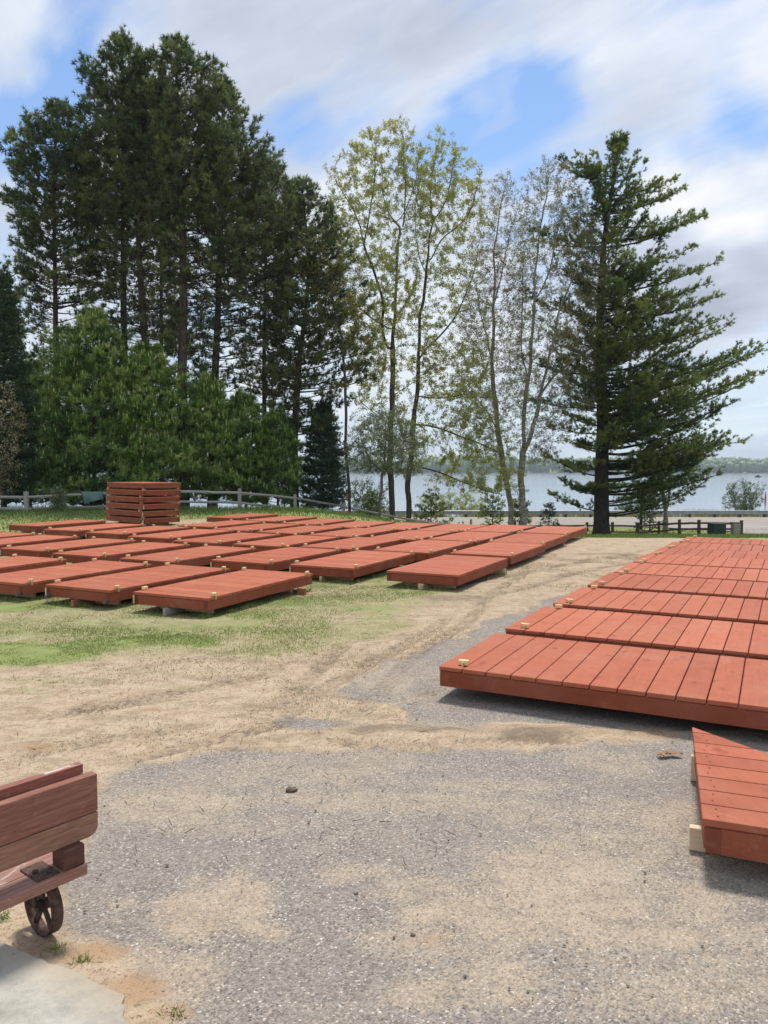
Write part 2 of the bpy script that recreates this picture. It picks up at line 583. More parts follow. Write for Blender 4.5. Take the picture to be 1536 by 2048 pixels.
MUDS = [(810, 1464, .55, .10, .8), (730, 1472, .18, .08, .6), (1085, 1472, .28, .12, .85), (1020, 1468, .4, .06, .6), (900, 1200, .55, .35, .8), (960, 1195, .4, .18, .8), (850, 1215, .4, .2, .5),
        (1140, 1120, .8, .2, .8), (1200, 1108, .9, .18, .8), (1090, 1140, .5, .2, .5), (1160, 1140, .6, .1, .4), (640, 1325, .4, .12, .5), (740, 1315, .3, .15, .5), (850, 1385, .15, .2, .5), (570, 1440, .3, .05, .3), (60, 1500, .25, .12, .5), (470, 1495, .3, .05, .6),
        (1130, 1200, 1.0, .2, .35), (1040, 1165, .9, .2, .4)]
REDS = [(290, 1425, .13, .06, .8), (130, 1412, .09, .04, .7), (75, 1500, .16, .09, .9), (235, 1498, .1, .03, .7), (575, 1577, .1, .03, .9), (180, 1915, .14, .08, 1.0), (260, 1985, .13, .09, 1.0), (380, 1425, .1, .03, .6), (60, 1850, .15, .1, .4),
        (880, 1880, .12, .05, .6), (700, 1560, .06, .03, .7), (330, 2030, .1, .05, .7)]


def ground_masks(X, Y):
    wx = (fbm(X * 1.3, Y * 1.3, 3) - .5) * .5 + (fbm(X * 6, Y * 6, 5) - .5) * .14
    wy = (fbm(X * 1.3, Y * 1.3, 9) - .5) * .5 + (fbm(X * 6, Y * 6, 11) - .5) * .14
    near = 0.35 + 0.65 * sstep(3, 8, Y)
    wx, wy = wx * near, wy * near
    Xw, Yw = X + wx, Y + wy
    asp = np.zeros(X.shape)
    for i, p in enumerate(ASPH):
        sd = poly_sd(Xw * .7 + X * .3, Yw * .7 + Y * .3, p) + (fbm(X * 3.5, Y * 3.5, 14) - .5) * .30 * sstep(1.5, 4, Y)
        soft = [0.22, 0.10, 0.14][i]
        asp = np.maximum(asp, sstep(-soft, soft, sd))

    def blobs(L, wf=1.0):
        m = np.zeros(X.shape)
        for px, py, a, b, s in L:
            c = G(px, py)
            q = np.hypot((Xw - wx * (1 - wf) - c[0]) / a, (Yw - wy * (1 - wf) - c[1]) / b)
            m = np.maximum(m, s * (1 - sstep(.45, 1.25, q)))
        return m
    sand = blobs(SANDS)
    sand = np.clip(sand * .72 + .12 * sstep(.50, .75, fbm(X * 1.6 + 3, Y * 1.6, 21)), 0, 1)
    mud = blobs(MUDS, .7)
    sd1 = poly_sd(Xw * .5 + X * .5, Yw * .5 + Y * .5, ASPH[1])
    mud = np.maximum(mud, .9 * np.exp(-((sd1 + .01) / .022) ** 2) * sstep(7.2, 6.2, Y) * (.3 + fbm(X * 3, Y * 3, 88)))
    red = blobs(REDS, .6)
    # green lawn: patches in front of the left docks, under them, and beyond the yard
    g = np.zeros(X.shape)
    for px, py, a, b, s in [(60, 1300, 1.0, .42, 1.25), (200, 1285, 1.0, .40, 1.0), (330, 1280, .8, .35, 1.2), (30, 1215, 1.4, .5, .9), (150, 1240, 1.2, .5, .6), (470, 1225, 1.5, .7, .62), (620, 1200, 1.2, .7, .8), (640, 1260, 1.0, .7, .55), (560, 1290, .8, .5, .5),
                            (750, 1215, .7, .4, .8), (700, 1250, 1., .4, .5), (860, 1150, 2, 1.0, .35), (1000, 1130, .8, .35, .45), (100, 1365, .6, .2, .35), (50, 1390, .4, .1, .35), (350, 1370, .3, .1, .3), (400, 1230, 1.6, .5, .7), (20, 1320, .8, .25, 1.0)]:
        c = G(px, py)
        q = np.hypot((Xw - c[0]) / a, (Yw - c[1]) / b)
        g = np.maximum(g, s * (1 - sstep(.3, 1.3, q)))
    lawn = poly_sd(Xw, Yw, gp([(-600, 1185), (650, 1180), (930, 1165), (960, 1180), (900, 1215), (780, 1255), (640, 1300), (520, 1320), (420, 1305), (200, 1330), (0, 1345), (-700, 1360)]))
    g = np.maximum(g, (.30 + .45 * fbm(X * .9, Y * 1.5, 33)) * sstep(-.25, .45, lawn))
    # under the docks
    und = sstep(-2.0, 0, -(X - .2) - (Y * .0)) * sstep(9.0, 10.5, Y + X * .42)
    g = np.maximum(g, .62 * und * (1 - sstep(22, 24, Y)))
    # beyond the yard
    edge = 18.6 + 2.2 * (fbm(X * .4, Y * .1, 31) - .5) + 5.5 * (1 - sstep(-2, 5, X)) + 1.2 * sstep(9, 14, -X)
    far = sstep(-.5, 1.6, Y - edge)
    stackdirt = 1 - sstep(.5, 1.3, np.hypot((X + 4.6) / 2.6, (Y - 23.6) / 2.2))
    g = np.maximum(g, far * (1 - .95 * stackdirt) * 1.15)
    g = np.maximum(g, sstep(-1, 1, -(X + 9.3 + .0 * Y)) * sstep(14, 17, Y) * .9)
    g = g * (.55 + .9 * fbm(X * 2.2, Y * 2.2, 41))
    g = g * (1 - .85 * mud)
    g = np.where(Y > 19, np.clip(g * 1.25, 0, 1), g)
    return asp, np.clip(sand, 0, 1), mud, red, np.clip(g, 0, 1)


def track(X, Y, px0, px1, w, period, seed):
    """height pattern of a tyre track between two ground points."""
    a, b = G(*px0)[:2], G(*px1)[:2]
    e = b - a
    L = np.hypot(*e)
    e = e / L
    s = (X - a[0]) * e[0] + (Y - a[1]) * e[1]
    t = -(X - a[0]) * e[1] + (Y - a[1]) * e[0]
    t = t + .05 * np.sin(s * 1.7 + seed)
    m = (1 - sstep(w * .7, w, np.abs(t))) * sstep(-.1, .2, s) * (1 - sstep(L - .2, L + .1, s))
    tread = np.sin(2 * pi * (s + np.abs(t) * .9) / period)
    return m * (-.010 + .007 * sstep(-.2, .6, tread))


CW = G(88, 1866)


def build_ground():
    def axis(segs):
        out = []
        for a, b, st in segs:
            out.append(np.arange(a, b - 1e-6, st))
        return np.concatenate(out)
    xs = axis([(-6000, -600, 600), (-600, -100, 50), (-100, -30, 5), (-30, -12, .6), (-12, -6, .16), (-6, -3.2, .06), (-3.2, 3.4, .032), (3.4, 7, .08), (7, 14, .25), (14, 30, .6), (30, 100, 5), (100, 600, 50), (600, 6001, 600)])
    ys = axis([(-60, -4, 8), (-4, 1.2, .4), (1.2, 8.4, .032), (8.4, 14, .10), (14, 24, .22), (24, 80, .7), (80, 300, 20), (300, 1480, 118), (1480, 1560, 8), (1560, 2000, 40), (2000, 6001, 500)])
    X, Y = np.meshgrid(xs, ys)
    Z = terrain(X, Y)
    asp, sand, mud, red, g = ground_masks(X, Y)
    nearm = 1 - sstep(20, 26, Y)
    soil = (1 - asp) * nearm
    bump_ = (fbm(X * 1.1, Y * 1.1, 51) - .5) * .05 + (fbm(X * 5, Y * 5, 52, 3) - .5) * .018 + (fbm(X * 14, Y * 14, 58, 2) - .5) * .010
    Z = Z + soil * (bump_ * .75 + .004) * sstep(.12, .34, np.hypot(X - CW[0], Y - CW[1]))
    Z = Z + mud * nearm * (fbm(X * 7, Y * 7, 55, 3) - .35) * .05 * (.4 + .6 * (1 - asp))
    Z = Z - asp * .004 * nearm + (asp * sand * nearm) * .004
    for a, b, w, per, sd in [((120, 1420), (560, 1350), .09, .08, 8), ((250, 1520), (620, 1440), .09, .08, 9), ((60, 1445), (380, 1395), .09, .08, 10), ((880, 1490), (1180, 1472), .085, .055, 0), ((640, 1478), (880, 1492), .085, .055, 1), ((700, 1430), (1060, 1130), .10, .09, 2), ((560, 1440), (900, 1230), .10, .09, 3),
                             ((330, 1330), (560, 1290), .10, .09, 4), ((40, 1520), (420, 1440), .09, .07, 5), ((520, 1420), (700, 1290), .1, .08, 1), ((900, 1170), (1330, 1095), .14, .12, 6), ((980, 1190), (1300, 1112), .14, .12, 7)]:
        tk = track(X, Y, a, b, w, per, sd)
        Z = Z + tk * nearm * (1 - .9 * asp) * 2.2
        mud = np.maximum(mud, np.clip(-tk * 110, 0, .8) * (.4 + .9 * fbm(X * 1.5, Y * 1.5, 99)))
    far = sstep(20, 26, Y) * (1 - sstep(48, 49.5, Y))
    Z = Z + far * (fbm(X * .5, Y * .5, 61) - .5) * .12
    V = np.stack([X, Y, Z], -1).reshape(-1, 3)
    ny, nx = X.shape
    i = np.arange(ny - 1)[:, None] * nx + np.arange(nx - 1)[None, :]
    Fq = np.stack([i, i + 1, i + nx + 1, i + nx], -1).reshape(-1, 4)
    m, nt, b = new_mat('yard_ground')
    co = geoco(nt)
    # --- noise fields
    n1 = noise(nt, co, 0.8, 4, 0.6)
    n2 = noise(nt, co, 6.0, 5, 0.7)
    n3 = noise(nt, co, 45.0, 3, 0.7)
    n4 = noise(nt, co, 160.0, 2, 0.6)
    vor = N(nt, 'ShaderNodeTexVoronoi')
    vor.inputs['Scale'].default_value = 150
    vor.inputs['Randomness'].default_value = 1
    nt.links.new(co, vor.inputs['Vector'])
    sep = N(nt, 'ShaderNodeSeparateColor')
    nt.links.new(vor.outputs['Color'], sep.inputs[0])
    vr = sep.outputs[0]
    # --- sand / dirt
    sandc = ramp(nt, n2, [(0.25, (0.30, 0.212, 0.132)), (0.5, (0.455, 0.350, 0.240)), (0.75, (0.56, 0.455, 0.33))])
    sandc = mixc(nt, 0.55, sandc, ramp(nt, n3, [(0.34, (0.42, 0.39, 0.35)), (0.47, (1, 1, 1)), (0.7, (1.12, 1.12, 1.12))]), 'MULTIPLY')
    speck = ramp(nt, vr, [(0.0, (0.35, 0.32, 0.28)), (0.08, (0.6, 0.57, 0.52)), (0.10, (1, 1, 1)), (1, (1, 1, 1))], 'CONSTANT')
    sandc = mixc(nt, 0.6, sandc, speck, 'MULTIPLY')
    # faint darker organic dirt on soil
    org = ramp(nt, noise(nt, mapping(nt, co, (1, 2.2, 1)), 2.6, 5, 0.7, 0.6), [(0.50, (0, 0, 0)), (0.62, (1, 1, 1))])
    soilc = mixc(nt, math_n(nt, 'MULTIPLY', org, 0.5), sandc, (0.235, 0.175, 0.115))
    # --- asphalt
    aspc = ramp(nt, vr, [(0, (0.130, 0.119, 0.112)), (0.22, (0.190, 0.175, 0.164)), (0.5, (0.245, 0.228, 0.211)), (0.78, (0.315, 0.293, 0.268)), (0.93, (0.43, 0.40, 0.36)), (0.978, (0.66, 0.63, 0.57))], 'CONSTANT')
    vo2 = N(nt, 'ShaderNodeTexVoronoi')
    vo2.inputs['Scale'].default_value = 62
    nt.links.new(co, vo2.inputs['Vector'])
    s2 = N(nt, 'ShaderNodeSeparateColor')
    nt.links.new(vo2.outputs['Color'], s2.inputs[0])
    agg = ramp(nt, s2.outputs[1], [(0, (.45, .44, .43)), (.14, (.74, .73, .73)), (.35, (.92, .92, .92)), (.80, (1.22, 1.22, 1.20)), (.93, (1.8, 1.78, 1.74))], 'CONSTANT')
    aspc = mixc(nt, ramp(nt, vo2.outputs['Distance'], [(.30, (1, 1, 1)), (.48, (0, 0, 0))]), aspc, mixc(nt, 1.0, aspc, agg, 'MULTIPLY'))
    aspc = mixc(nt, 0.5, aspc, ramp(nt, n4, [(0.3, (0.6, 0.6, 0.6)), (0.7, (1.25, 1.25, 1.25))]), 'MULTIPLY')
    aspc = mixc(nt, math_n(nt, 'MULTIPLY', ramp(nt, n1, [(0.4, (0, 0, 0)), (0.65, (1, 1, 1))]), 0.35), aspc, (0.212, 0.188, 0.172))
    A = attr(nt, 'asphalt')
    S = attr(nt, 'sand')
    MU = attr(nt, 'mud')
    RE = attr(nt, 'red')
    GR = attr(nt, 'grass')
    # dust: single grains in the texture first, closed drifts only where it is thick
    dust = math_n(nt, 'ADD', math_n(nt, 'MULTIPLY', S, 0.85), math_n(nt, 'MULTIPLY', math_n(nt, 'SUBTRACT', sep.outputs[1], 0.5), 0.55))
    dust = math_n(nt, 'ADD', dust, math_n(nt, 'MULTIPLY', math_n(nt, 'SUBTRACT', n3, 0.5), 0.7))
    dust = math_n(nt, 'ADD', dust, math_n(nt, 'MULTIPLY', math_n(nt, 'SUBTRACT', n2, 0.5), 0.9))
    dustm = ramp(nt, dust, [(0.08, (0, 0, 0)), (0.70, (1, 1, 1))])
    aspc = mixc(nt, math_n(nt, 'MULTIPLY_ADD', dustm, 0.66, 0.16), aspc, mixc(nt, 0.35, sandc, (0.50, 0.41, 0.30)))
    am = math_n(nt, 'ADD', A, math_n(nt, 'MULTIPLY', math_n(nt, 'SUBTRACT', n3, 0.5), 0.9))
    am = math_n(nt, 'ADD', am, math_n(nt, 'MULTIPLY', math_n(nt, 'SUBTRACT', n2, 0.5), 0.5))
    amr = ramp(nt, am, [(0.38, (0, 0, 0)), (0.64, (1, 1, 1))])
    col = mixc(nt, amr, soilc, aspc)
    # --- mud and red soil
    mm = ramp(nt, math_n(nt, 'ADD', math_n(nt, 'MULTIPLY', MU, 0.8), math_n(nt, 'MULTIPLY', math_n(nt, 'SUBTRACT', math_n(nt, 'ADD', math_n(nt, 'MULTIPLY', n2, .6), math_n(nt, 'MULTIPLY', n3, .4)), 0.5), 3.6)), [(0.25, (0, 0, 0)), (0.75, (1, 1, 1))])
    col = mixc(nt, math_n(nt, 'MULTIPLY', mm, 0.72), col, (0.135, 0.10, 0.072))
    rm = ramp(nt, math_n(nt, 'ADD', RE, math_n(nt, 'MULTIPLY', math_n(nt, 'SUBTRACT', math_n(nt, 'ADD', math_n(nt, 'MULTIPLY', n3, .5), math_n(nt, 'MULTIPLY', n2, .5)), 0.55), 2.6)), [(0.25, (0, 0, 0)), (0.8, (1, 1, 1))])
    col = mixc(nt, math_n(nt, 'MULTIPLY', rm, 0.6), col, (0.36, 0.22, 0.12))
    # --- grass cover
    gf = math_n(nt, 'ADD', GR, math_n(nt, 'MULTIPLY', math_n(nt, 'SUBTRACT', noise(nt, co, 14, 5, 0.75), 0.5), 1.1))
    gm = ramp(nt, gf, [(0.15, (0, 0, 0)), (0.85, (1, 1, 1))])
    gc = ramp(nt, math_n(nt, 'ADD', n3, math_n(nt, 'MULTIPLY', GR, 0.25)), [(0.3, (0.20, 0.185, 0.095)), (0.55, (0.195, 0.225, 0.075)), (0.8, (0.205, 0.275, 0.07))])
    col = mixc(nt, math_n(nt, 'MULTIPLY', gm, 0.85), col, gc)
    nt.links.new(col, b.inputs['Base Color'])
    b.inputs['Roughness'].default_value = 0.92
    b.inputs['Specular IOR Level'].default_value = 0.15
    hgt = math_n(nt, 'ADD', math_n(nt, 'MULTIPLY', n3, 0.6), math_n(nt, 'MULTIPLY', n4, 0.3))
    hgt = math_n(nt, 'ADD', hgt, math_n(nt, 'MULTIPLY', vor.outputs['Distance'], -0.5))
    bump(nt, hgt, 0.7, 0.008, b)
    o = np_mesh('ground', V, Fq, m, rnd=None, smooth=True, attrs=dict(asphalt=asp.ravel(), sand=sand.ravel(), mud=mud.ravel(), red=red.ravel(), grass=g.ravel()))
    tag(o, kind='structure')
    return o


build_ground()


# concrete slab in the near left corner
def build_slab():
    pts = [(-90, 1880), (0, 1893), (60, 1915), (150, 1955), (205, 1978), (238, 2005), (228, 2022), (262, 2048), (300, 2120), (380, 2300), (300, 2600), (-600, 2600), (-600, 1900)]
    poly = [G(px, py)[:2] for px, py in pts]
    fine = []
    for i in range(len(poly)):
        a, b = np.array(poly[i]), np.array(poly[(i + 1) % len(poly)])
        n = max(1, int(np.hypot(*(b - a)) / .03))
        for k in range(n):
            p = a + (b - a) * k / n
            q = np.array([fbm(np.array(p[0] * 12), np.array(p[1] * 12), 71) - .5, fbm(np.array(p[0] * 12), np.array(p[1] * 12), 72) - .5])
            fine.append(tuple(p + q * .07 + np.array([random.uniform(-.004, .004), random.uniform(-.004, .004)])))
    mb = MB()
    mb.prism(fine, -.05, .024)
    m, nt, b = new_mat('old_concrete')
    co = geoco(nt)
    n2 = noise(nt, co, 6, 8, .75)
    n3 = noise(nt, co, 60, 5, .8)
    c = ramp(nt, n2, [(.3, (.27, .255, .215)), (.5, (.40, .38, .325)), (.68, (.52, .50, .44))])
    c = mixc(nt, .5, c, ramp(nt, n3, [(.3, (.7, .7, .68)), (.6, (1.1, 1.1, 1.1))]), 'MULTIPLY')
    sep = N(nt, 'ShaderNodeSeparateXYZ')
    nt.links.new(co, sep.inputs[0])
    # sand washed over the rim of the slab
    e = math_n(nt, 'ADD', math_n(nt, 'MULTIPLY', sep.outputs[1], 1.0), math_n(nt, 'MULTIPLY', sep.outputs[0], 0.75))
    e = math_n(nt, 'ADD', e, math_n(nt, 'MULTIPLY', math_n(nt, 'SUBTRACT', n2, .5), .45))
    e = math_n(nt, 'ADD', e, math_n(nt, 'MULTIPLY', math_n(nt, 'SUBTRACT', n3, .5), .2))
    c = mixc(nt, ramp(nt, e, [(1.60 / 2, (0, 0, 0)), (1.78 / 2, (1, 1, 1))]) if False else math_n(nt, 'MULTIPLY', ramp(nt, math_n(nt, 'SUBTRACT', e, 1.0), [(.50, (0, 0, 0)), (.75, (1, 1, 1))]), .8), c, (.40, .31, .20))
    vs = N(nt, 'ShaderNodeTexVoronoi')
    vs.inputs['Scale'].default_value = 7
    nt.links.new(co, vs.inputs['Vector'])
    c = mixc(nt, math_n(nt, 'MULTIPLY', ramp(nt, vs.outputs['Distance'], [(.045, (1, 1, 1)), (.06, (0, 0, 0))]), .5), c, (.26, .12, .09))
    nt.links.new(c, b.inputs['Base Color'])
    b.inputs['Roughness'].default_value = .9
    bump(nt, n3, .5, .005, b)
    tag(mb.build('concrete_pad', m), kind='structure')


build_slab()

# ------------------------------------------------------------------ docks
U = R(64.0)
DT, GAPZ = 0.145, 0.09     # dock thickness, height of runners


def spacer(mb_parent, x, y, side, axis='y', s=1.0, mat=None):
    """small raw block nailed on the deck edge with its nail strip hanging down the side; side = outward direction."""
    mb = MB()
    w, d, h = .036 * s, .019 * s, .040 * s
    a = random.uniform(-.25, .25)

    def fn(p):
        return (x + p[0] * cos(a) - p[1] * sin(a), y + p[0] * sin(a) + p[1] * cos(a), p[2])
    z = GAPZ + DT
    mb.box(-w, w, -d, d, z + .004, z + .004 + h * .9, fn=fn)
    if axis == 'y':
        mb.box(x - .007, x + .007, y + side * (d + .002), y + side * (d + .014), z - .035, z + .03)
    else:
        mb.box(x + side * (d + .002), x + side * (d + .014), y - .007, y + .007, z - .035, z + .03)
    o = mb.build('spacer_block', mat or M['raw'], mb_parent, .003)
    return o


def make_dock(L, W, plates=True, hooks=False, pitch=.150, spacers=(), end_tag=False, bevel_deck=.0035, gap=.0014):
    """local x = long direction, y = short direction; deck boards span the short way."""
    root = empty('dock_section')
    n = int(round(L / pitch))
    p = L / n
    mb = MB()
    for i in range(n):
        x0 = -L / 2 + i * p
        j = random.uniform(-.002, .002)
        mb.box(x0 + gap, x0 + p - gap, -W / 2 + j, W / 2 + j, GAPZ + DT - .032, GAPZ + DT + random.uniform(-.001, .001))
    mb.build('deck', M['deck'], root, bevel_deck, seg=2)
    fb = MB()
    t = .036
    z0, z1 = GAPZ, GAPZ + DT - .035
    o = .008
    fb.box(-L / 2 + o, L / 2 - o, -W / 2 + o, -W / 2 + o + t, z0, z1)
    fb.box(-L / 2 + o, L / 2 - o, W / 2 - o - t, W / 2 - o, z0, z1)
    for x in np.linspace(-L / 2 + o, L / 2 - o - t, 5):
        fb.box(x, x + t, -W / 2 + o + t + .001, W / 2 - o - t - .001, z0 + .001, z1 - .002)
    fb.box(-L / 2 + .05, L / 2 - .05, -W / 2 + .05, W / 2 - .05, z1 - .0005, z1 + .0022, .2)  # added sheet below the boards, stops sun leaking through the gaps
    fb.build('frame', M['frame'], root, .0008 if False else .002)
    if plates:
        for sx in (-1, 1):
            for sy in (-1, 1):
                pb = MB()
                xa = sx * (L / 2 - o)
                ya = sy * (W / 2 - o - .002)
                pb.box(min(xa, xa + sx * .004), max(xa, xa + sx * .004), min(ya, ya - sy * .055), max(ya, ya - sy * .055), z0 + .002, z1 - .002)
                pb.build('corner_board', M['plate'], root)
    if hooks:
        for sy in (-1, 1):
            hb = MB()
            xa = -L / 2 + o - .004
            ya = sy * (W / 2 - .055)
            hb.box(xa - .006, xa - .001, ya - .022, ya + .022, z0 - .012, z0 + .045)
            hb.box(xa - .04, xa - .006, ya - .022, ya + .022, z0 - .012, z0 - .006)
            hb.box(xa - .046, xa - .04, ya - .022, ya + .022, z0 - .012, z0 + .02)
            hb.build('corner_bracket', M['metal'], root)
    if end_tag:
        tb = MB()
        tb.box(-L / 2 - .010, -L / 2 + .002, W / 2 - .024, W / 2 - .002, z0 + .012, z1 - .004)
        tb.build('end_strip', M['raw_white'], root, .001)
    for (x, y, side, axis) in spacers:
        spacer(root, x, y, side, axis)
    return root


LL, LW = 2.25, 1.08
uu = np.array([cos(U), sin(U)])
vv = np.array([sin(U), -cos(U)])
sp4 = [(-LL / 2 + .14, -LW / 2 + .03, -1, 'y'), (-LL / 2 + .16, LW / 2 - .03, 1, 'y'), (LL / 2 - .10, -LW / 2 + .03, -1, 'y'), (LL / 2 - .12, LW / 2 - .03, 1, 'y')]
protoA = make_dock(LL, LW, True, False, .15, sp4, True)
protoB = make_dock(LL, LW, True, True, .15, sp4, True)
protoC = make_dock(LL, LW, True, False, .15, [], False)
used = set()
RW = 'red-brown stained wooden dock section'


def place(proto, center, rz, label, group, z=0.0, name='dock_section'):
    if id(proto) in used:
        o = dup(proto)
    else:
        o = proto
        used.add(id(proto))
    o.location = (center[0], center[1], z)
    o.rotation_euler = (0, 0, rz)
    tag(o, label, 'dock section', group)
    return o


rows_def = {
    'front row': [('Z', (-8.45, 11.25)), ('D', (-6.98, 10.57)), ('C', (-5.45, 9.95)), ('B', (-4.17, 9.41)), ('A', (-2.92, 8.87))],
    'second row': [('Y3', (-9.61, 15.4)), ('Y2', (-8.39, 14.65)), ('Y1', (-6.93, 13.83)), ('F', (-5.63, 12.98)), ('G', (-4.24, 12.25)), ('H', (-2.72, 12.02)), ('I', (-1.42, 11.45)), ('E', (0.03, 10.72))],
    'third row': [('S', (-9.66, 19.73)), ('T', (-8.10, 18.25)), ('U', (-6.75, 17.35)), ('V', (-5.45, 16.3)), ('W', (-4.21, 15.25)), ('X', (-2.88, 14.6)), ('K', (-1.55, 14.13)), ('L', (-0.20, 13.5)), ('J', (1.12, 13.02))],
    'fourth row': [('BA', (-5.22, 19.45)), ('BB', (-4.12, 18.25)), ('BC', (-2.91, 17.45)), ('BD', (-1.66, 16.65)), ('BE', (-0.35, 15.97)), ('O', (.88, 15.6)), ('M', (2.04, 15.12))],
    'back row': [('AA', (-5.3, 22.9)), ('AB', (-3.95, 21.5)), ('AC', (-2.75, 20.3)), ('AD', (-1.65, 19.2)), ('AE', (-.48, 18.55)), ('Q', (.73, 18.02)), ('P', (1.88, 17.78)), ('N', (3.05, 17.33))],
}
ORD = ['leftmost', 'second', 'third', 'fourth', 'fifth', 'sixth', 'seventh', 'eighth', 'ninth']
LOT = {'front row': "left lot's front row", 'second row': "left lot's second row", 'third row': "left lot's third row", 'fourth row': "left lot's fourth row", 'back row': "left lot's back row by the fence"}
RANK = {1: 'rightmost', 2: 'second from the right', 3: 'third from the right', 4: 'fourth from the right', 5: 'fifth from the right', 6: 'sixth from the right', 7: 'seventh from the right', 8: 'eighth from the right', 9: 'ninth from the right'}
runner_specs = []
for rname, lst in rows_def.items():
    n = len(lst)
    for i, (k, Lc) in enumerate(lst):
        # the listed corner is the one at the low-u, left side
        jit = random.uniform(-.012, .012)
        a = U + jit
        c = np.array(Lc) + uu * LL / 2 + vv * LW / 2
        pr = protoB if k in ('B', 'C', 'D') else (protoC if k == 'E' else protoA)
        lab = 'red dock section, ' + RANK[n - i] + ' in the ' + LOT[rname]
        if k == 'A':
            lab = 'red dock section on the grass, nearest one of the left lot'
        if k == 'E':
            lab = 'red dock section with no spacer blocks on top, right end of second row'
        if k == 'N':
            lab = 'red dock section at the far right corner of the left lot, beside sand'
        place(pr, c, a, lab, 'dock sections laid out in rows on the left')
        runner_specs.append((k, c, a, rname, n - i))
# -- runners of scrap lumber under the left docks
rb = MB()
rb.box(-LW / 2 + .16, LW / 2 - .16, -.019, .019, 0, GAPZ - .001)
runner = rb.build('lumber_runner', M['raw'], None, .002)
first = [True]


def put_runner(mesh_o, c, rz, label, z=0.0, mat=None, group='scrap lumber runners under the dock sections', sx=1.0):
    o = mesh_o if first[0] else mesh_o.copy()
    if not first[0]:
        COL.objects.link(o)
    first[0] = False
    o.location = (c[0], c[1], z)
    o.rotation_euler = (0, 0, rz)
    o.scale = (sx, 1, 1)
    if mat:
        if o.material_slots[0].link != 'OBJECT':
            o.material_slots[0].link = 'OBJECT'
        o.material_slots[0].material = mat
    tag(o, label, 'lumber', group)
    return o


for k, c, a, rname, rk in runner_specs:
    for e, en in ((-1, 'near'), (1, 'far')):
        off = uu * e * (LL / 2 - .30)
        lab = 'lumber runner under %s end of dock %s, left lot %s' % (en, RANK[rk], rname)
        put_runner(runner, c + off, a + pi / 2, lab)
# a few that stick out where the photo shows them


def stub(px, py, rz, ln, label, mat, w=.038, h=.085, zt=None):
    c = G(px, py)
    mb = MB()
    mb.box(0, ln, -w / 2, w / 2, .0, h)
    o = mb.build('lumber_offcut', mat, None, .002)
    o.location = (c[0], c[1], 0)
    o.rotation_euler = (0, 0, rz)
    tag(o, label, 'lumber', 'lumber offcuts sticking out from under docks')
    return o


stub(328, 1232, U, .5, 'weathered grey lumber offcut sticking out under the nearest dock on the grass', M['raw_grey'])
stub(144, 1215, U, .5, 'reddish lumber offcut under the front dock with metal corner brackets', M['raw_red'])
stub(611, 1190, U - pi / 2 + pi, .12, 'reddish brown offcut under the right corner of the nearest grass dock', M['raw_red'])
stub(641, 1164, R(70), .12, 'pale lumber offcut beside the right corner of the nearest grass dock', M['raw_white'])
stub(841, 1180, U, .45, 'pale upright offcut under the dock that has no spacer blocks', M['raw_white'], .08)
stub(1011, 1148, U + pi / 2, .35, 'pale offcut under the far right corner of the dock without spacer blocks', M['raw_white'])
stub(1063, 1117, U + pi / 2, .35, 'offcut under the right side of the third row end dock', M['raw_white'])
stub(1128, 1091, U + pi / 2, .35, 'dark offcut under the right side of the fourth row end dock', M['raw_grey'])

# -- stack of six
TH = R(136.0)
near = np.array([-6.9, 22.0])
a1 = np.array([cos(TH), sin(TH)])
a2 = np.array([cos(TH - pi / 2), sin(TH - pi / 2)])
cs = near + a1 * LL / 2 + a2 * LW * 1.13 / 2
names6 = ['bottom', 'second from the bottom', 'third from the bottom', 'fourth from the bottom', 'fifth from the bottom', 'top']
for i in range(6):
    sp = [] if i == 5 else [(x + random.uniform(-.1, .1), y, s, ax) for x, y, s, ax in sp4]
    # the raw spacers of the layer below carry each section
    jx, jy = random.uniform(-.03, .03), random.uniform(-.03, .03)
    root = make_dock(LL, LW, True, False, .15, [], i < 3)
    for x, y, s, ax in sp:
        b_ = MB()
        b_.box(x - .03, x + .03, y - .05 - .03 * s, y + .03 - .03 * s, GAPZ + DT, GAPZ + DT + .043)
        b_.build('spacer_block', M['raw_white'], root, .002)
    place(root, cs + np.array([jx, jy]), TH + random.uniform(-.012, .012), 'red dock section in the stack of six by the fence, ' + names6[i], 'stack of dock sections', 0)
    root.scale = (1.0, 1.13, 1.07)
    root.location.z = i * (DT + .045) * 1.07 + GAPZ * (1 - 1.07)
for e, t_ in ((-1, 'right'), (1, 'left')):
    put_runner(runner, cs + a1 * e * (-.8), TH + pi / 2, 'lumber runner beneath the %s end of the stacked dock sections' % t_)

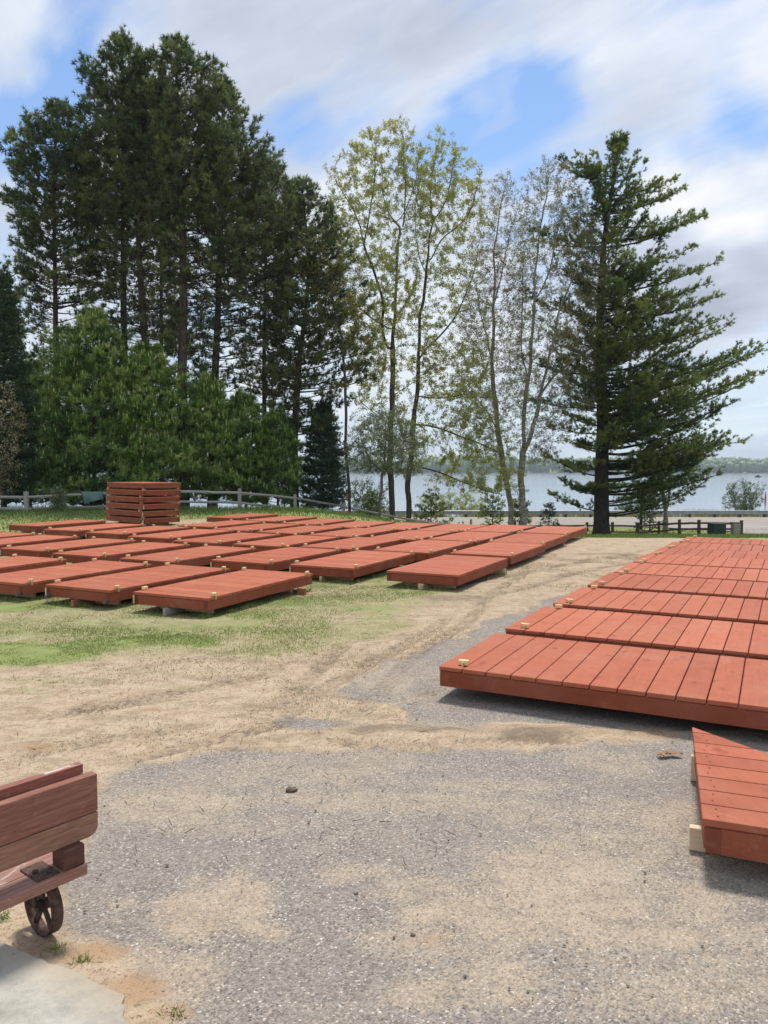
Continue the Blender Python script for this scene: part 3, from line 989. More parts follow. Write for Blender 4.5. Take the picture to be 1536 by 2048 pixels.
# -- right-hand lot: long sections, boards visible
RL, RWd = 3.04, 1.28
RU = R(62.0)
RV = np.array([sin(RU), -cos(RU)])
RUu = np.array([cos(RU), sin(RU)])
rc = [(0.393, 5.476), (1.078, 6.80), (1.79, 8.10), (2.50, 9.40), (3.17, 10.58), (3.83, 11.79), (4.46, 12.87), (5.08, 13.93), (5.80, 15.08)]
RRow = ['nearest', 'second nearest', 'third nearest', 'fourth nearest', 'fifth nearest', 'sixth nearest', 'seventh nearest', 'eighth nearest', 'farthest']
wid = [1.30, 1.30, 1.30, 1.28, 1.20, 1.20, 1.14, 1.08, 1.0]
for i, c0 in enumerate(rc):
    W_ = 1.27
    sp = [(-RL / 2 + .155, -W_ / 2 + .10, -1, 'y'), (-RL / 2 + .17, W_ / 2 - .08, 1, 'y'), (RL / 2 - .15, -W_ / 2 + .05, -1, 'y'), (RL / 2 - .15, W_ / 2 - .05, 1, 'y')]
    if i == 0:
        sp = [(-RL / 2 + .155, -W_ / 2 + .10, -1, 'y'), (RL / 2 - .15, -W_ / 2 + .05, -1, 'y')]
    root = make_dock(RL, W_, False, False, .179, sp, False, .009, .003)
    ang = RU - pi / 2 + R(random.uniform(-.4, .4)) + (R(1.5) if i == 0 else 0)
    au = np.array([cos(ang), sin(ang)])
    av = np.array([-sin(ang), cos(ang)])
    c = np.array(c0) + au * RL / 2 + av * W_ / 2
    place(root, c, ang, 'red dock section with gapped boards, ' + RRow[i] + ' of those on the asphalt at right', 'dock sections laid side by side on the right')
    if i == 0:
        hb = MB()
        x_ = -RL / 2
        hb.box(x_ - .006, x_ + .006, -.05, .02, GAPZ - .012, GAPZ + .03)
        hb.box(x_ - .05, x_ - .006, -.05, .02, GAPZ - .012, GAPZ - .006)
        hb.box(x_ - .056, x_ - .050, -.05, .02, GAPZ - .012, GAPZ + .05)
        ho = hb.build('corner_bracket', M['metal'], root)
        ho.location = (0, .05, 0)
    for e, en in ((-1, 'left'), (1, 'right')):
        put_runner(runner, c + au * e * (RL / 2 - .45), ang + pi / 2, 'lumber runner under the %s end of the %s dock on the asphalt' % (en, RRow[i]), sx=.85)
if False:
    pass

# -- triangular section at the right edge
tz = GAPZ + DT
T0 = G(1384, 1453, tz)[:2]
T1 = G(1405, 1637, tz)[:2]
T2 = G(1536, 1657, tz)[:2]
T3 = G(1536, 1507, tz)[:2]
eN = (T2 - T1) / np.linalg.norm(T2 - T1)
eH = (T3 - T0) / np.linalg.norm(T3 - T0)
Wt = 1.9
q1 = T1 + eN * Wt
# hypotenuse meets the right side
Lh = Wt / (eH @ eN)
q0 = T0 + eH * Lh
tri = empty('triangular_dock_section', (T1[0], T1[1], 0))
tag(tri, 'red-brown dock section tapering to a point, on pale blocks at the right edge', 'dock section')


def clip_poly(poly, p, n):
    out = []
    for i in range(len(poly)):
        a, b = poly[i], poly[(i + 1) % len(poly)]
        da, db = (a - p) @ n, (b - p) @ n
        if da >= 0:
            out.append(a)
        if da * db < 0:
            out.append(a + (b - a) * da / (da - db))
    return out


# the slanted side runs into the near side: a true triangle
mat_ = np.array([[eN[0], -eH[0]], [eN[1], -eH[1]]])
sN = np.linalg.solve(mat_, T0 - T1)[0]
quad = [T1 - T1, eN * sN, T0 - T1]
mb = MB()
nrm = np.array([-eN[1], eN[0]])
nb = 9
reach = max((p @ nrm) for p in quad)
# board seams read off the left edge
seam = [G(*p, tz)[:2] - T1 for p in [(1405, 1637), (1402, 1603), (1399, 1575), (1396, 1550), (1393, 1528), (1390, 1507), (1388, 1485), (1386, 1464)]]
cuts = [s_ @ nrm for s_ in seam]
pw = np.mean(np.diff(cuts))
k = 0
while k * pw < reach - 1e-3:
    p = clip_poly(quad, nrm * (k * pw + .003), nrm)
    p = clip_poly(p, nrm * ((k + 1) * pw - .003), -nrm) if p else p
    if len(p) >= 3:
        mb.prism([tuple(a) for a in p], tz - .032, tz)
    k += 1
mb.build('deck', M['deck'], tri, .007, seg=2)
scw = MB()
dirL = (T0 - T1) / np.linalg.norm(T0 - T1)
for k in range(7):
    for f_ in (.28, .72):
        for e_ in (.055, .60):
            c_ = dirL * ((k + f_) * pw / (dirL @ nrm)) + eN * (e_ + .01 * math.sin(k * 3 + f_ * 9))
            if (c_ - (T0 - T1)) @ np.array([eH[1], -eH[0]]) > .04:
                scw.tube([(c_[0], c_[1], tz - .004), (c_[0], c_[1], tz + .0016)], .0042, 8)
scw.build('screw_heads', M['rustdark'], tri)['kind'] = 'stuff'
fb = MB()
cen = sum(quad) / 3
for i in range(3):
    a, b = quad[i], quad[(i + 1) % 3]
    d = (b - a) / np.linalg.norm(b - a)
    inn = np.array([-d[1], d[0]])
    if inn @ (cen - a) < 0:
        inn = -inn
    s0, s1 = {0: (.014, .16), 1: (.20, .075), 2: (.05, .045)}[i]
    a2_, b2_ = a + inn * .026 + d * s0, b + inn * .026 - d * s1
    fb.bar((*a2_, GAPZ + (DT - .035) / 2), (*b2_, GAPZ + (DT - .035) / 2), .034, DT - .036)
fb.build('frame', M['frame'], tri, .003)
cb = MB()
p0 = eN * .014 + nrm * .006
cb.bar((*(p0), GAPZ + .055), (*(p0 + eN * .055), GAPZ + .055), .004, .104)
cb.build('corner_board', M['plate'], tri)


def tri_block(px, py, topz, wx, wy, hz, rz, label, mat):
    c = G(px, py)
    mb = MB()
    mb.box(-.0, wx, 0, wy, 0, hz)
    o = mb.build('lumber_block', mat, None, .002)
    o.location = (c[0], c[1], 0)
    o.rotation_euler = (0, 0, rz)
    tag(o, label, 'lumber', 'pale lumber blocks under the tapering dock')


aN = math.atan2(eN[1], eN[0])
tri_block(1378, 1700, 0, .5, .04, .100, aN - .02, 'pale knotty lumber block standing under the near corner of the tapering dock', M['raw_white'])
tri_block(1381, 1562, 0, .5, .04, .135, aN - .02, 'pale lumber block half way along the left side of the tapering dock', M['raw_white'])


# ------------------------------------------------------------------ old cart at the left edge
def build_cart():
    e = G(197, 1700)[:2]
    root = empty('wooden_cart')
    tag(root, 'weathered red wooden cart with plank side and small iron wheel at the left edge', 'cart')
    A = np.array([-0.63, -0.777])
    A /= np.linalg.norm(A)
    Nn = np.array([-A[1], A[0]])          # faces the viewer: (.777,-.63)
    ex = np.array([-1.015, 2.74])         # right end of the plank side, front face

    def fn(p):
        q = ex + A * p[0] + Nn * p[1]
        return (q[0], q[1], p[2])
    wood = cart_wood()
    b1 = MB()
    b1.box(.03, 1.7, -.04, 0, .420, .556, fn=fn)
    o = b1.build('upper_plank', wood[0], root, .0035, seg=2)
    b2 = MB()
    # lower plank with a rounded lower corner at its free end
    prof = [(.03, .417), (1.7, .417), (1.7, .334), (.065, .334), (.042, .342), (.032, .360)]
    n = len(b2.v)
    for y in (0, -.04):
        b2.v += [fn((x, y + .0015, z)) for x, z in prof]
        b2.r += [.8] * len(prof)
    k = len(prof)
    b2.f.append(tuple(n + i for i in range(k)))
    b2.f.append(tuple(n + k + i for i in reversed(range(k))))
    for i in range(k):
        j = (i + 1) % k
        b2.f.append((n + j, n + i, n + k + i, n + k + j))
    b2.build('lower_plank', wood[1], root, .004, seg=2)
    b3 = MB()
    b3.box(.06, 1.7, -.078, -.042, .46, .590, fn=fn)
    b3.build('backing_plank', wood[2], root, .003, seg=2)
    b4 = MB()
    b4.box(.10, .178, -.052, .028, .262, .333, fn=fn)
    b4.build('corner_post', wood[3], root, .004, seg=2)
    b5 = MB()
    b5.box(.095, 1.7, -.055, .036, .222, .2605, fn=fn)
    b5.box(.095, 1.7, -.150, -.058, .222, .2605, fn=fn)
    b5.build('bed_plank', wood[4], root, .0035, seg=2)
    pl = MB()
    pl.box(.190, .27, -.10, .022, .2612, .2665, fn=fn)
    po = pl.build('iron_plate', M['rust'], root, .001)
    for (s, t) in ((.215, .0), (.247, -.035)):
        bb = MB()
        c = fn((s, t, .267))
        bb.tube([(c[0], c[1], .2665), (c[0], c[1], .276)], .010, 6)
        bb.build('bolt', M['rustdark'], po)
    # wheel: axle runs along the plank side
    wc = G(88, 1866)[:2]
    rad, wd = .104, .040
    cx = np.array([wc[0], wc[1], rad + .002])
    ax = np.array([A[0], A[1], 0])
    tv = np.array([Nn[0], Nn[1], 0])
    up = np.array([0, 0, 1.0])
    wh = empty('wheel')
    wh.parent = root
    S = 40
    V, Fq = [], []
    prof = [(rad, 0), (rad, wd), (rad - .010, wd), (rad - .012, wd / 2), (rad - .010, 0)]
    for i in range(S):
        t = 2 * pi * i / S
        for (r_, w_) in prof:
            V.append(cx + ax * (w_ - wd / 2) + (tv * cos(t) + up * sin(t)) * r_)
    K = len(prof)
    for i in range(S):
        for j in range(K):
            Fq.append((i * K + j, i * K + (j + 1) % K, ((i + 1) % S) * K + (j + 1) % K, ((i + 1) % S) * K + j))
    np_mesh('rim', V, Fq, M['rust'], wh, smooth=False)
    sp = MB()
    for i in range(5):
        t = 2 * pi * i / 5 + .35
        d = tv * cos(t) + up * sin(t)
        sp.bar(cx + d * .016, cx + d * (rad - .009), .020, .010, up=tuple(ax))
    sp.tube([cx - ax * .026, cx + ax * .026], .020, 12)
    sp.build('spokes', M['rustdark'], wh)
    fk = MB()
    for s_ in (-1, 1):
        fk.bar(cx + ax * s_ * .030, cx + ax * s_ * .030 + up * .114, .016, .006, up=tuple(ax))
    fk.build('fork', M['rustdark'], root)


def cart_wood():
    out = []
    for i, (c0, c1, c2) in enumerate([((.21, .078, .050), (.29, .130, .088), (.35, .20, .14)), ((.24, .105, .066), (.32, .170, .112), (.38, .24, .17)),
                                      ((.22, .070, .050), (.29, .105, .078), (.55, .46, .38)), ((.085, .030, .020), (.13, .048, .03), (.2, .1, .07)), ((.25, .10, .072), (.33, .19, .14), (.48, .42, .35))]):
        m, nt, b = new_mat('cart_wood')
        co = geoco(nt)
        rot = mapping(nt, co, (1, 1, 1), rot=(0, 0, -math.atan2(.777, .63)))
        g = noise(nt, mapping(nt, rot, (1.6, 18, 18)), 2.4, 5, .65, 1.6)
        c = mixc(nt, ramp(nt, g, [(.35, (0, 0, 0)), (.62, (1, 1, 1))]), c0, c1)
        w = noise(nt, mapping(nt, rot, (3, 8, 8)), 2.2, 5, .7, .8)
        c = mixc(nt, ramp(nt, w, [(.56, (0, 0, 0)), (.64 if i in (2, 4) else .80, (1, 1, 1))]), c, c2)
        fine = noise(nt, mapping(nt, rot, (2.5, 70, 70)), 3, 4, .6, 1.2)
        c = mixc(nt, .6, c, ramp(nt, fine, [(.36, (.42, .38, .36)), (.48, (1, 1, 1)), (.7, (1.2, 1.2, 1.2))]), 'MULTIPLY')
        nt.links.new(c, b.inputs['Base Color'])
        b.inputs['Roughness'].default_value = .75
        bump(nt, math_n(nt, 'ADD', g, math_n(nt, 'MULTIPLY', fine, .5)), .6, .004, b)
        out.append(m)
    return out


build_cart()
# ------------------------------------------------------------------ road, water
def build_road():
    m, nt, b = new_mat('road_asphalt')
    co = geoco(nt)
    n2 = noise(nt, mapping(nt, co, (.15, 1.2, 1)), 1.6, 4, .7)
    n3 = noise(nt, co, 9, 4, .7)
    c = ramp(nt, n2, [(.3, (.25, .222, .198)), (.7, (.335, .30, .27))])
    c = mixc(nt, .35, c, ramp(nt, n3, [(.3, (.75, .75, .75)), (.7, (1.15, 1.15, 1.15))]), 'MULTIPLY')
    nt.links.new(c, b.inputs['Base Color'])
    b.inputs['Roughness'].default_value = .9
    xs = np.concatenate([np.arange(-160, -30, 10), np.arange(-30, 45, 1.5), np.arange(45, 161, 10)])
    ys = np.arange(49.8, 60.61, .9)
    X, Y = np.meshgrid(xs, ys)
    Z = np.full(X.shape, -2.15 + .03)
    V = np.stack([X, Y, Z], -1).reshape(-1, 3)
    ny, nx = X.shape
    i = np.arange(ny - 1)[:, None] * nx + np.arange(nx - 1)[None, :]
    Fq = np.stack([i, i + 1, i + nx + 1, i + nx], -1).reshape(-1, 4)
    V = [V]
    Fq = [Fq]
    # driveway mouth on the right, draped on the slope
    n0 = X.size
    ys2 = np.linspace(30, 49.8, 34)
    cols = 10
    W = []
    for y in ys2:
        xl = 21.0 + 1.6 * sstep(40, 30, y) + (-3.2) * float(sstep(46.0, 49.8, y)) ** 1.5 + .1 * sin(y * 3)
        for j in range(cols):
            x = xl + (34 - xl) * j / (cols - 1)
            W.append((x, y, float(terrain(x, y)) + .075))
    V.append(np.array(W))
    i = n0 + np.arange(len(ys2) - 1)[:, None] * cols + np.arange(cols - 1)[None, :]
    Fq.append(np.stack([i, i + 1, i + cols + 1, i + cols], -1).reshape(-1, 4))
    o = np_mesh('road', np.concatenate(V), np.concatenate(Fq), m, smooth=True)
    tag(o, kind='structure')
    mw = simple('worn_road_paint', (.62, .61, .57), .8, 0, 3, .35, None, 0, 'geo')
    my = simple('worn_yellow_paint', (.58, .46, .20), .8, 0, 3, .35, None, 0, 'geo')
    mb = MB()
    for y in (50.7, 59.3):
        mb.box(-160, 160, y - .07, y + .07, -2.125, -2.112)
    tag(mb.build('road_edge_lines', mw), kind='structure')
    mb = MB()
    for y in (54.85, 55.15):
        mb.box(-160, 160, y - .06, y + .06, -2.125, -2.112)
    tag(mb.build('road_centre_lines', my), kind='structure')


build_road()


def build_water():
    m, nt, b = new_mat('lake_water')
    co = geoco(nt)
    b.inputs['Base Color'].default_value = (.13, .17, .23, 1)
    b.inputs['Roughness'].default_value = .10
    b.inputs['IOR'].default_value = 1.33
    n1 = noise(nt, mapping(nt, co, (.025, .8, 1)), 1.0, 4, .6)
    n2 = noise(nt, mapping(nt, co, (.006, .05, 1)), 1.0, 4, .6)
    bump(nt, math_n(nt, 'ADD', n1, math_n(nt, 'MULTIPLY', n2, 1.5)), .22, .12, b)
    xs = [-6000, -800, -200, 200, 800, 6000]
    ys = [63.5, 200, 500, 1000, 1512]
    X, Y = np.meshgrid(xs, ys)
    V = np.stack([X, Y, np.full(X.shape, WATER)], -1).reshape(-1, 3)
    ny, nx = X.shape
    i = np.arange(ny - 1)[:, None] * nx + np.arange(nx - 1)[None, :]
    o = np_mesh('lake_water', V, np.stack([i, i + 1, i + nx + 1, i + nx], -1).reshape(-1, 4), m)
    tag(o, kind='structure')


build_water()


# ------------------------------------------------------------------ fences, rail, roadside things
def rough_bar(mb, a, b, w, h, n=6, amp=.012):
    a, b = np.array(a, float), np.array(b, float)
    pts = [a + (b - a) * t + np.array([0, 0, random.uniform(-amp, amp)]) for t in np.linspace(0, 1, n)]
    pts[0], pts[-1] = a, b
    rad = np.array([.5 * max(w, h) * random.uniform(.9, 1.08) for _ in pts])
    V, Fq = tube_np(np.array(pts), rad, 6)
    k = len(mb.v)
    mb.v += [tuple(p) for p in V]
    mb.r += [random.random()] * len(V)
    mb.f += [tuple(k + i for i in q) for q in Fq]
    mb.f.append(tuple(k + i for i in reversed(range(6))))
    mb.f.append(tuple(k + (n - 1) * 6 + i for i in range(6)))


def fence(posts, label, mat, pw=.13, rw=.12):
    """posts: (px, Y, y_top, y_rail1, y_rail2)"""
    root = empty('split_rail_fence', tuple(P(posts[0][0], 1000, posts[0][1])[:2]) + (0,))
    rx, ry = root.location.x, root.location.y
    off = np.array([rx, ry, 0])
    tag(root, label, 'fence')
    prev = None
    for (px, Y, yt, y1, y2, w) in posts:
        top = P(px, yt, Y)
        base = float(terrain(top[0], top[1])) - .15
        mb = MB()
        lean = random.uniform(-.02, .02)
        q = w / 2
        x, y = top[0] - rx, top[1] - ry
        mb.hexa([(x - q + lean, y - q, base), (x + q + lean, y - q, base), (x + q + lean, y + q, base), (x - q + lean, y + q, base),
                 (x - q, y - q, top[2] - random.uniform(0, .03)), (x + q, y - q, top[2]), (x + q, y + q, top[2] - random.uniform(0, .02)), (x - q, y + q, top[2] - .02)])
        mb.build('post', mat, root, .012)
        r1 = P(px, y1, Y) - off if y1 else None
        r2 = P(px, y2, Y) - off if y2 else None
        if prev:
            for a, b in ((prev[0], r1), (prev[1], r2)):
                if a is not None and b is not None:
                    rb_ = MB()
                    rough_bar(rb_, a, b, rw, rw)
                    rb_.build('rail', mat, root)
        prev = (r1, r2)
    return root


fence([(-175, 28.5, 979, 992, 1017, .15), (52, 30, 982, 994.5, 1018, .15), (216, 31.2, 981, 986.5, 1013, .14), (352, 32.2, 978, 983, 1003, .14), (479.5, 33, 977, 985.5, 1005.5, .14), (590, 35.2, 988, 996, 1018, .14),
       (688, 37.7, 1004, 1013, 1033, .14), (777, 40, 1024, 1031, 1048, .13), (856, 42.6, 1040, 1045, 1060, .13), (942, 45, 1038, 1053, 1068, .13)],
      'silver-grey split rail fence behind the left-hand docks, dropping away to the right', M['fence_grey'])
fence([(1030, 46.5, 1043, 1052, 1066, .13), (1116.5, 47, 1046, 1052, 1065, .14), (1174, 47, 1044, 1051, 1064, .15), (1225, 46.5, 1043.5, 1051.5, 1064, .15), (1275.5, 46, 1044.5, 1052.5, 1065, .17),
       (1318, 45.2, 1042, 1049, 1062.5, .12), (1359, 44.4, 1038.5, 1047, 1058.5, .14), (1398, 44.0, 1039, 1046, 1057.5, .15), (1483, 44.0, 1040, 1047.5, 1058.5, .15)],
      'dark brown split rail fence on the grass bank in front of the road', M['fence_brown'], rw=.13)


def guardrail():
    y0 = 61.0
    root = empty('guardrail', (0, y0, -2.15))
    tag(root, 'long grey steel guardrail between the road and the lake', 'guardrail')
    prof = [(0, 0), (-.03, .03), (-.03, .08), (.03, .13), (.03, .18), (-.03, .23), (-.03, .28), (0, .31)]
    V, Fq = [], []
    xs = np.linspace(-80, 80, 81)
    for x in xs:
        for (d, h) in prof:
            V.append((x, d, .24 + h))
    K = len(prof)
    for i in range(len(xs) - 1):
        for j in range(K - 1):
            Fq.append((i * K + j, (i + 1) * K + j, (i + 1) * K + j + 1, i * K + j + 1))
    o = np_mesh('rail', V, Fq, M['rail'], root, rnd=[.5] * len(V))
    mod = o.modifiers.new('thick', 'SOLIDIFY')
    mod.thickness = .008
    for k in range(80):
        x = -79 + k * 1.98 + .4
        mb = MB()
        mb.box(x - .09, x + .09, .05, .22, -.35, .50)
        mb.build('post', M['railpost'], root)


guardrail()


def utility_box():
    c = P(1433, 1074, 43.0)
    z = float(terrain(c[0], c[1]))
    root = empty('utility_box', (c[0], c[1], z), .05)
    tag(root, 'dark green metal utility cabinet on the grass in front of the fence', 'utility box')
    mb = MB()
    mb.box(-.37, .37, -.36, .36, -.1, .64)
    mb.build('cabinet', M['box_green'], root, .015)
    mb = MB()
    mb.hexa([(-.40, -.40, .643), (.40, -.40, .643), (.40, .38, .643), (-.40, .38, .643), (-.38, -.36, .695), (.38, -.36, .695), (.38, .36, .72), (-.38, .36, .72)])
    mb.build('lid', M['box_green'], root, .01)
    mb = MB()
    mb.box(-.006, .006, -.368, -.36, 0, .50)
    mb.box(-.05, -.02, -.385, -.36, .22, .32)
    mb.build('door_seam', M['boatdark'], root)


utility_box()


def slat_bin():
    c = P(1470.5, 1071, 43.85)
    z = float(terrain(c[0], c[1]))
    root = empty('slatted_bin', (c[0], c[1], z), 0)
    tag(root, 'grey slatted wooden bin standing at the right end of the brown fence', 'bin')
    mb = MB()
    for k in range(5):
        mb.box(-.20, .20, -.20, -.17, .02 + k * .14, .14 + k * .14)
        mb.box(-.20, .20, .17, .20, .02 + k * .14, .14 + k * .14)
        mb.box(-.20, -.17, -.168, .168, .02 + k * .14, .14 + k * .14)
        mb.box(.17, .20, -.168, .168, .02 + k * .14, .14 + k * .14)
    mb.build('slats', M['fence_grey'], root, .004)
    mb = MB()
    mb.box(-.22, .22, -.22, .22, .725, .76)
    mb.build('lid', M['fence_brown'], root, .004)
    mb = MB()
    mb.box(-.165, .165, -.165, .165, .0, .70)
    mb.build('liner', M['boatdark'], root)


slat_bin()


def sign_post():
    c = P(1282, 1050, 48.3)
    z = float(terrain(c[0], c[1]))
    root = empty('sign_post', (c[0], c[1], z))
    tag(root, 'tall dark wooden post with a small dark panel, right of the large trunk', 'post')
    t = P(1282, 978, 48.3)[2] - z
    mb = MB()
    mb.box(-.075, .075, -.075, .075, -.1, t)
    mb.build('post', M['polegreen'], root, .01)
    mb = MB()
    mb.box(-.32, .08, -.11, -.08, t - .62, t - .02)
    mb.build('panel', M['polegreen'], root, .005)


sign_post()


def yellow_marker():
    c = P(697, 1010, 46.5)
    z = float(terrain(c[0], c[1]))
    t = P(697, 978, 46.5)[2] - z
    root = empty('road_marker', (c[0], c[1], z))
    tag(root, 'narrow yellow roadside marker seen between the small spruce and the thin tree', 'sign')
    mb = MB()
    mb.tube([(0, 0, -.1), (0, 0, t)], .035, 8)
    mb.build('pole', M['railpost'], root)
    mb = MB()
    mb.box(-.13, .13, -.06, -.045, t - .75, t)
    mb.build('marker_panel', M['yellow'], root, .004)


yellow_marker()


def tarp():
    # folded tarp thrown over the top rail
    a, b = P(164, 986.5, 30.8), P(205, 986.5, 31.0)
    low_l, low_r = P(169, 1009, 30.7), P(207, 997, 30.85)
    nu, nvv = 18, 16
    V = []
    for j in range(nvv):
        t = j / (nvv - 1)
        for i in range(nu):
            s = i / (nu - 1)
            top = a * (1 - s) + b * s
            low = low_l * (1 - s) + low_r * s
            if t < .6:
                q = t / .6
                p = low * (1 - q) + (top + np.array([0, -.06, .06])) * q
                p = p + np.array([0, -.04 * sin(pi * q) + .018 * sin(s * 9 + q * 3), .0])
            else:
                q = (t - .6) / .4
                p = top + np.array([0, -.06 + .16 * q, .065 + .03 * sin(pi * q) - .35 * q ** 2])
            V.append(p + np.array([.006 * sin(j * 2.1), 0, .006 * sin(i * 1.3)]))
    i = np.arange(nvv - 1)[:, None] * nu + np.arange(nu - 1)[None, :]
    o = np_mesh('tarp', np.array(V), np.stack([i, i + 1, i + nu + 1, i + nu], -1).reshape(-1, 4), M['tarp'], smooth=True)
    md = o.modifiers.new('thick', 'SOLIDIFY')
    md.thickness = .02
    tag(o, 'folded green tarp hanging over the top rail of the grey fence beside the dock stack', 'tarp')


tarp()


def boats():
    for px, py, Y, L_, lab, mat in ((1517, 949, 620, 5.5, 'small dark boat far out on the lake at the right', M['boatdark']), (1491, 943.5, 1400, 9, 'tiny white boat by the far shore at the right', M['white']), (1003, 944, 1400, 9, 'tiny white boat by the far shore between the bare trees', M['white'])):
        c = P(px, py, Y)
        mb = MB()
        pr = [(-L_ / 2, -.8), (L_ * .25, -.9), (L_ / 2, 0), (L_ * .25, .9), (-L_ / 2, .8)]
        mb.prism(pr, -.2, .7)
        o = mb.build('hull', mat)
        mb2 = MB()
        mb2.prism([(-L_ * .3, -.5), (L_ * .1, -.5), (L_ * .16, 0), (L_ * .1, .5), (-L_ * .3, .5)], .705, 1.6)
        root = empty('motor_boat', (c[0], Y, WATER + .05), .2)
        tag(root, lab, 'boat', 'boats on the lake')
        o.parent = root
        mb2.build('cabin', mat, root)
    c = P(1531, 990, 148)
    mb = MB()
    mb.tube([(0, 0, -.3), (0, 0, .4), (0, 0, 1.6), (0, 0, 1.9)], [.16, .16, .10, .03], 12)
    o = mb.build('buoy', M['red'])
    o.location = (c[0], 148, WATER)
    tag(o, 'red buoy on the lake near the right edge', 'buoy')


boats()


# ------------------------------------------------------------------ vegetation tools
def norm(v):
    return v / (np.linalg.norm(v, axis=-1, keepdims=True) + 1e-9)


def needles(pos, dirs, ln, K, w, spread, rnd):
    n = len(pos)
    d = norm(dirs[:, None, :] + rng.normal(size=(n, K, 3)) * spread)
    side = norm(np.cross(d, rng.normal(size=(n, K, 3)))) * (w / 2)
    L_ = (np.broadcast_to(np.asarray(ln), (n,))[:, None] * rng.uniform(.7, 1.1, (n, K)))[..., None]
    p = pos[:, None, :]
    V = np.stack([p + side, p - side, p + d * L_], 2).reshape(-1, 3)
    r = np.repeat(np.clip(rnd[:, None] + rng.normal(size=(n, K)) * .06, 0, 1).ravel(), 3)
    return V, r


def leaves(pos, size, rnd, updir=.3):
    n = len(pos)
    d = norm(rng.normal(size=(n, 3)) + np.array([0, 0, updir]))
    s = norm(np.cross(d, rng.normal(size=(n, 3))))
    L_ = (size * rng.uniform(.7, 1.2, n))[:, None]
    V = np.stack([pos, pos + d * L_ * .5 + s * L_ * .32, pos + d * L_, pos + d * L_ * .5 - s * L_ * .32], 1).reshape(-1, 3)
    return V, np.repeat(rnd, 4)


def sticks(a, b, r0, r1):
    """vectorised 3-sided twigs."""
    n = len(a)
    d = norm(b - a)
    s = norm(np.cross(d, np.array([.3, .8, .52])))
    u = np.cross(s, d)
    ang = np.array([0, 2 * pi / 3, 4 * pi / 3])
    ring = np.cos(ang)[None, :, None] * s[:, None, :] + np.sin(ang)[None, :, None] * u[:, None, :]
    r0 = np.broadcast_to(np.asarray(r0, float), (n,))[:, None, None]
    r1 = np.broadcast_to(np.asarray(r1, float), (n,))[:, None, None]
    V = np.concatenate([a[:, None] + ring * r0, b[:, None] + ring * r1], 1).reshape(-1, 3)
    i = np.arange(n)[:, None] * 6
    Fq = np.concatenate([np.stack([i[:, 0] + j, i[:, 0] + (j + 1) % 3, i[:, 0] + 3 + (j + 1) % 3, i[:, 0] + 3 + j], -1) for j in range(3)])
    return V, Fq


def env_world(env, Y):
    e = sorted([(P(768, py, Y)[2], P(l, py, Y)[0], P(r, py, Y)[0]) for py, l, r in env])
    return [np.array([q[i] for q in e]) for i in range(3)]


def trunk_world(pts, Y, dy=0.0):
    W = [P(px, py, Y) for px, py in pts]
    W.sort(key=lambda p: p[2])
    b = W[0].copy()
    b[2] = min(b[2], float(terrain(b[0], b[1]))) - .25
    W = [b] + W[1:] if abs(W[0][2] - b[2]) < 2.5 else [b] + W
    return np.array(W)


def resample(pts, step):
    d = np.r_[0, np.cumsum(np.linalg.norm(np.diff(pts, axis=0), axis=1))]
    n = max(3, int(d[-1] / step))
    t = np.linspace(0, d[-1], n)
    # smooth interpolation
    out = np.stack([np.interp(t, d, pts[:, i]) for i in range(3)], 1)
    for _ in range(2):
        out[1:-1] = (out[:-2] + 2 * out[1:-1] + out[2:]) / 4
    return out


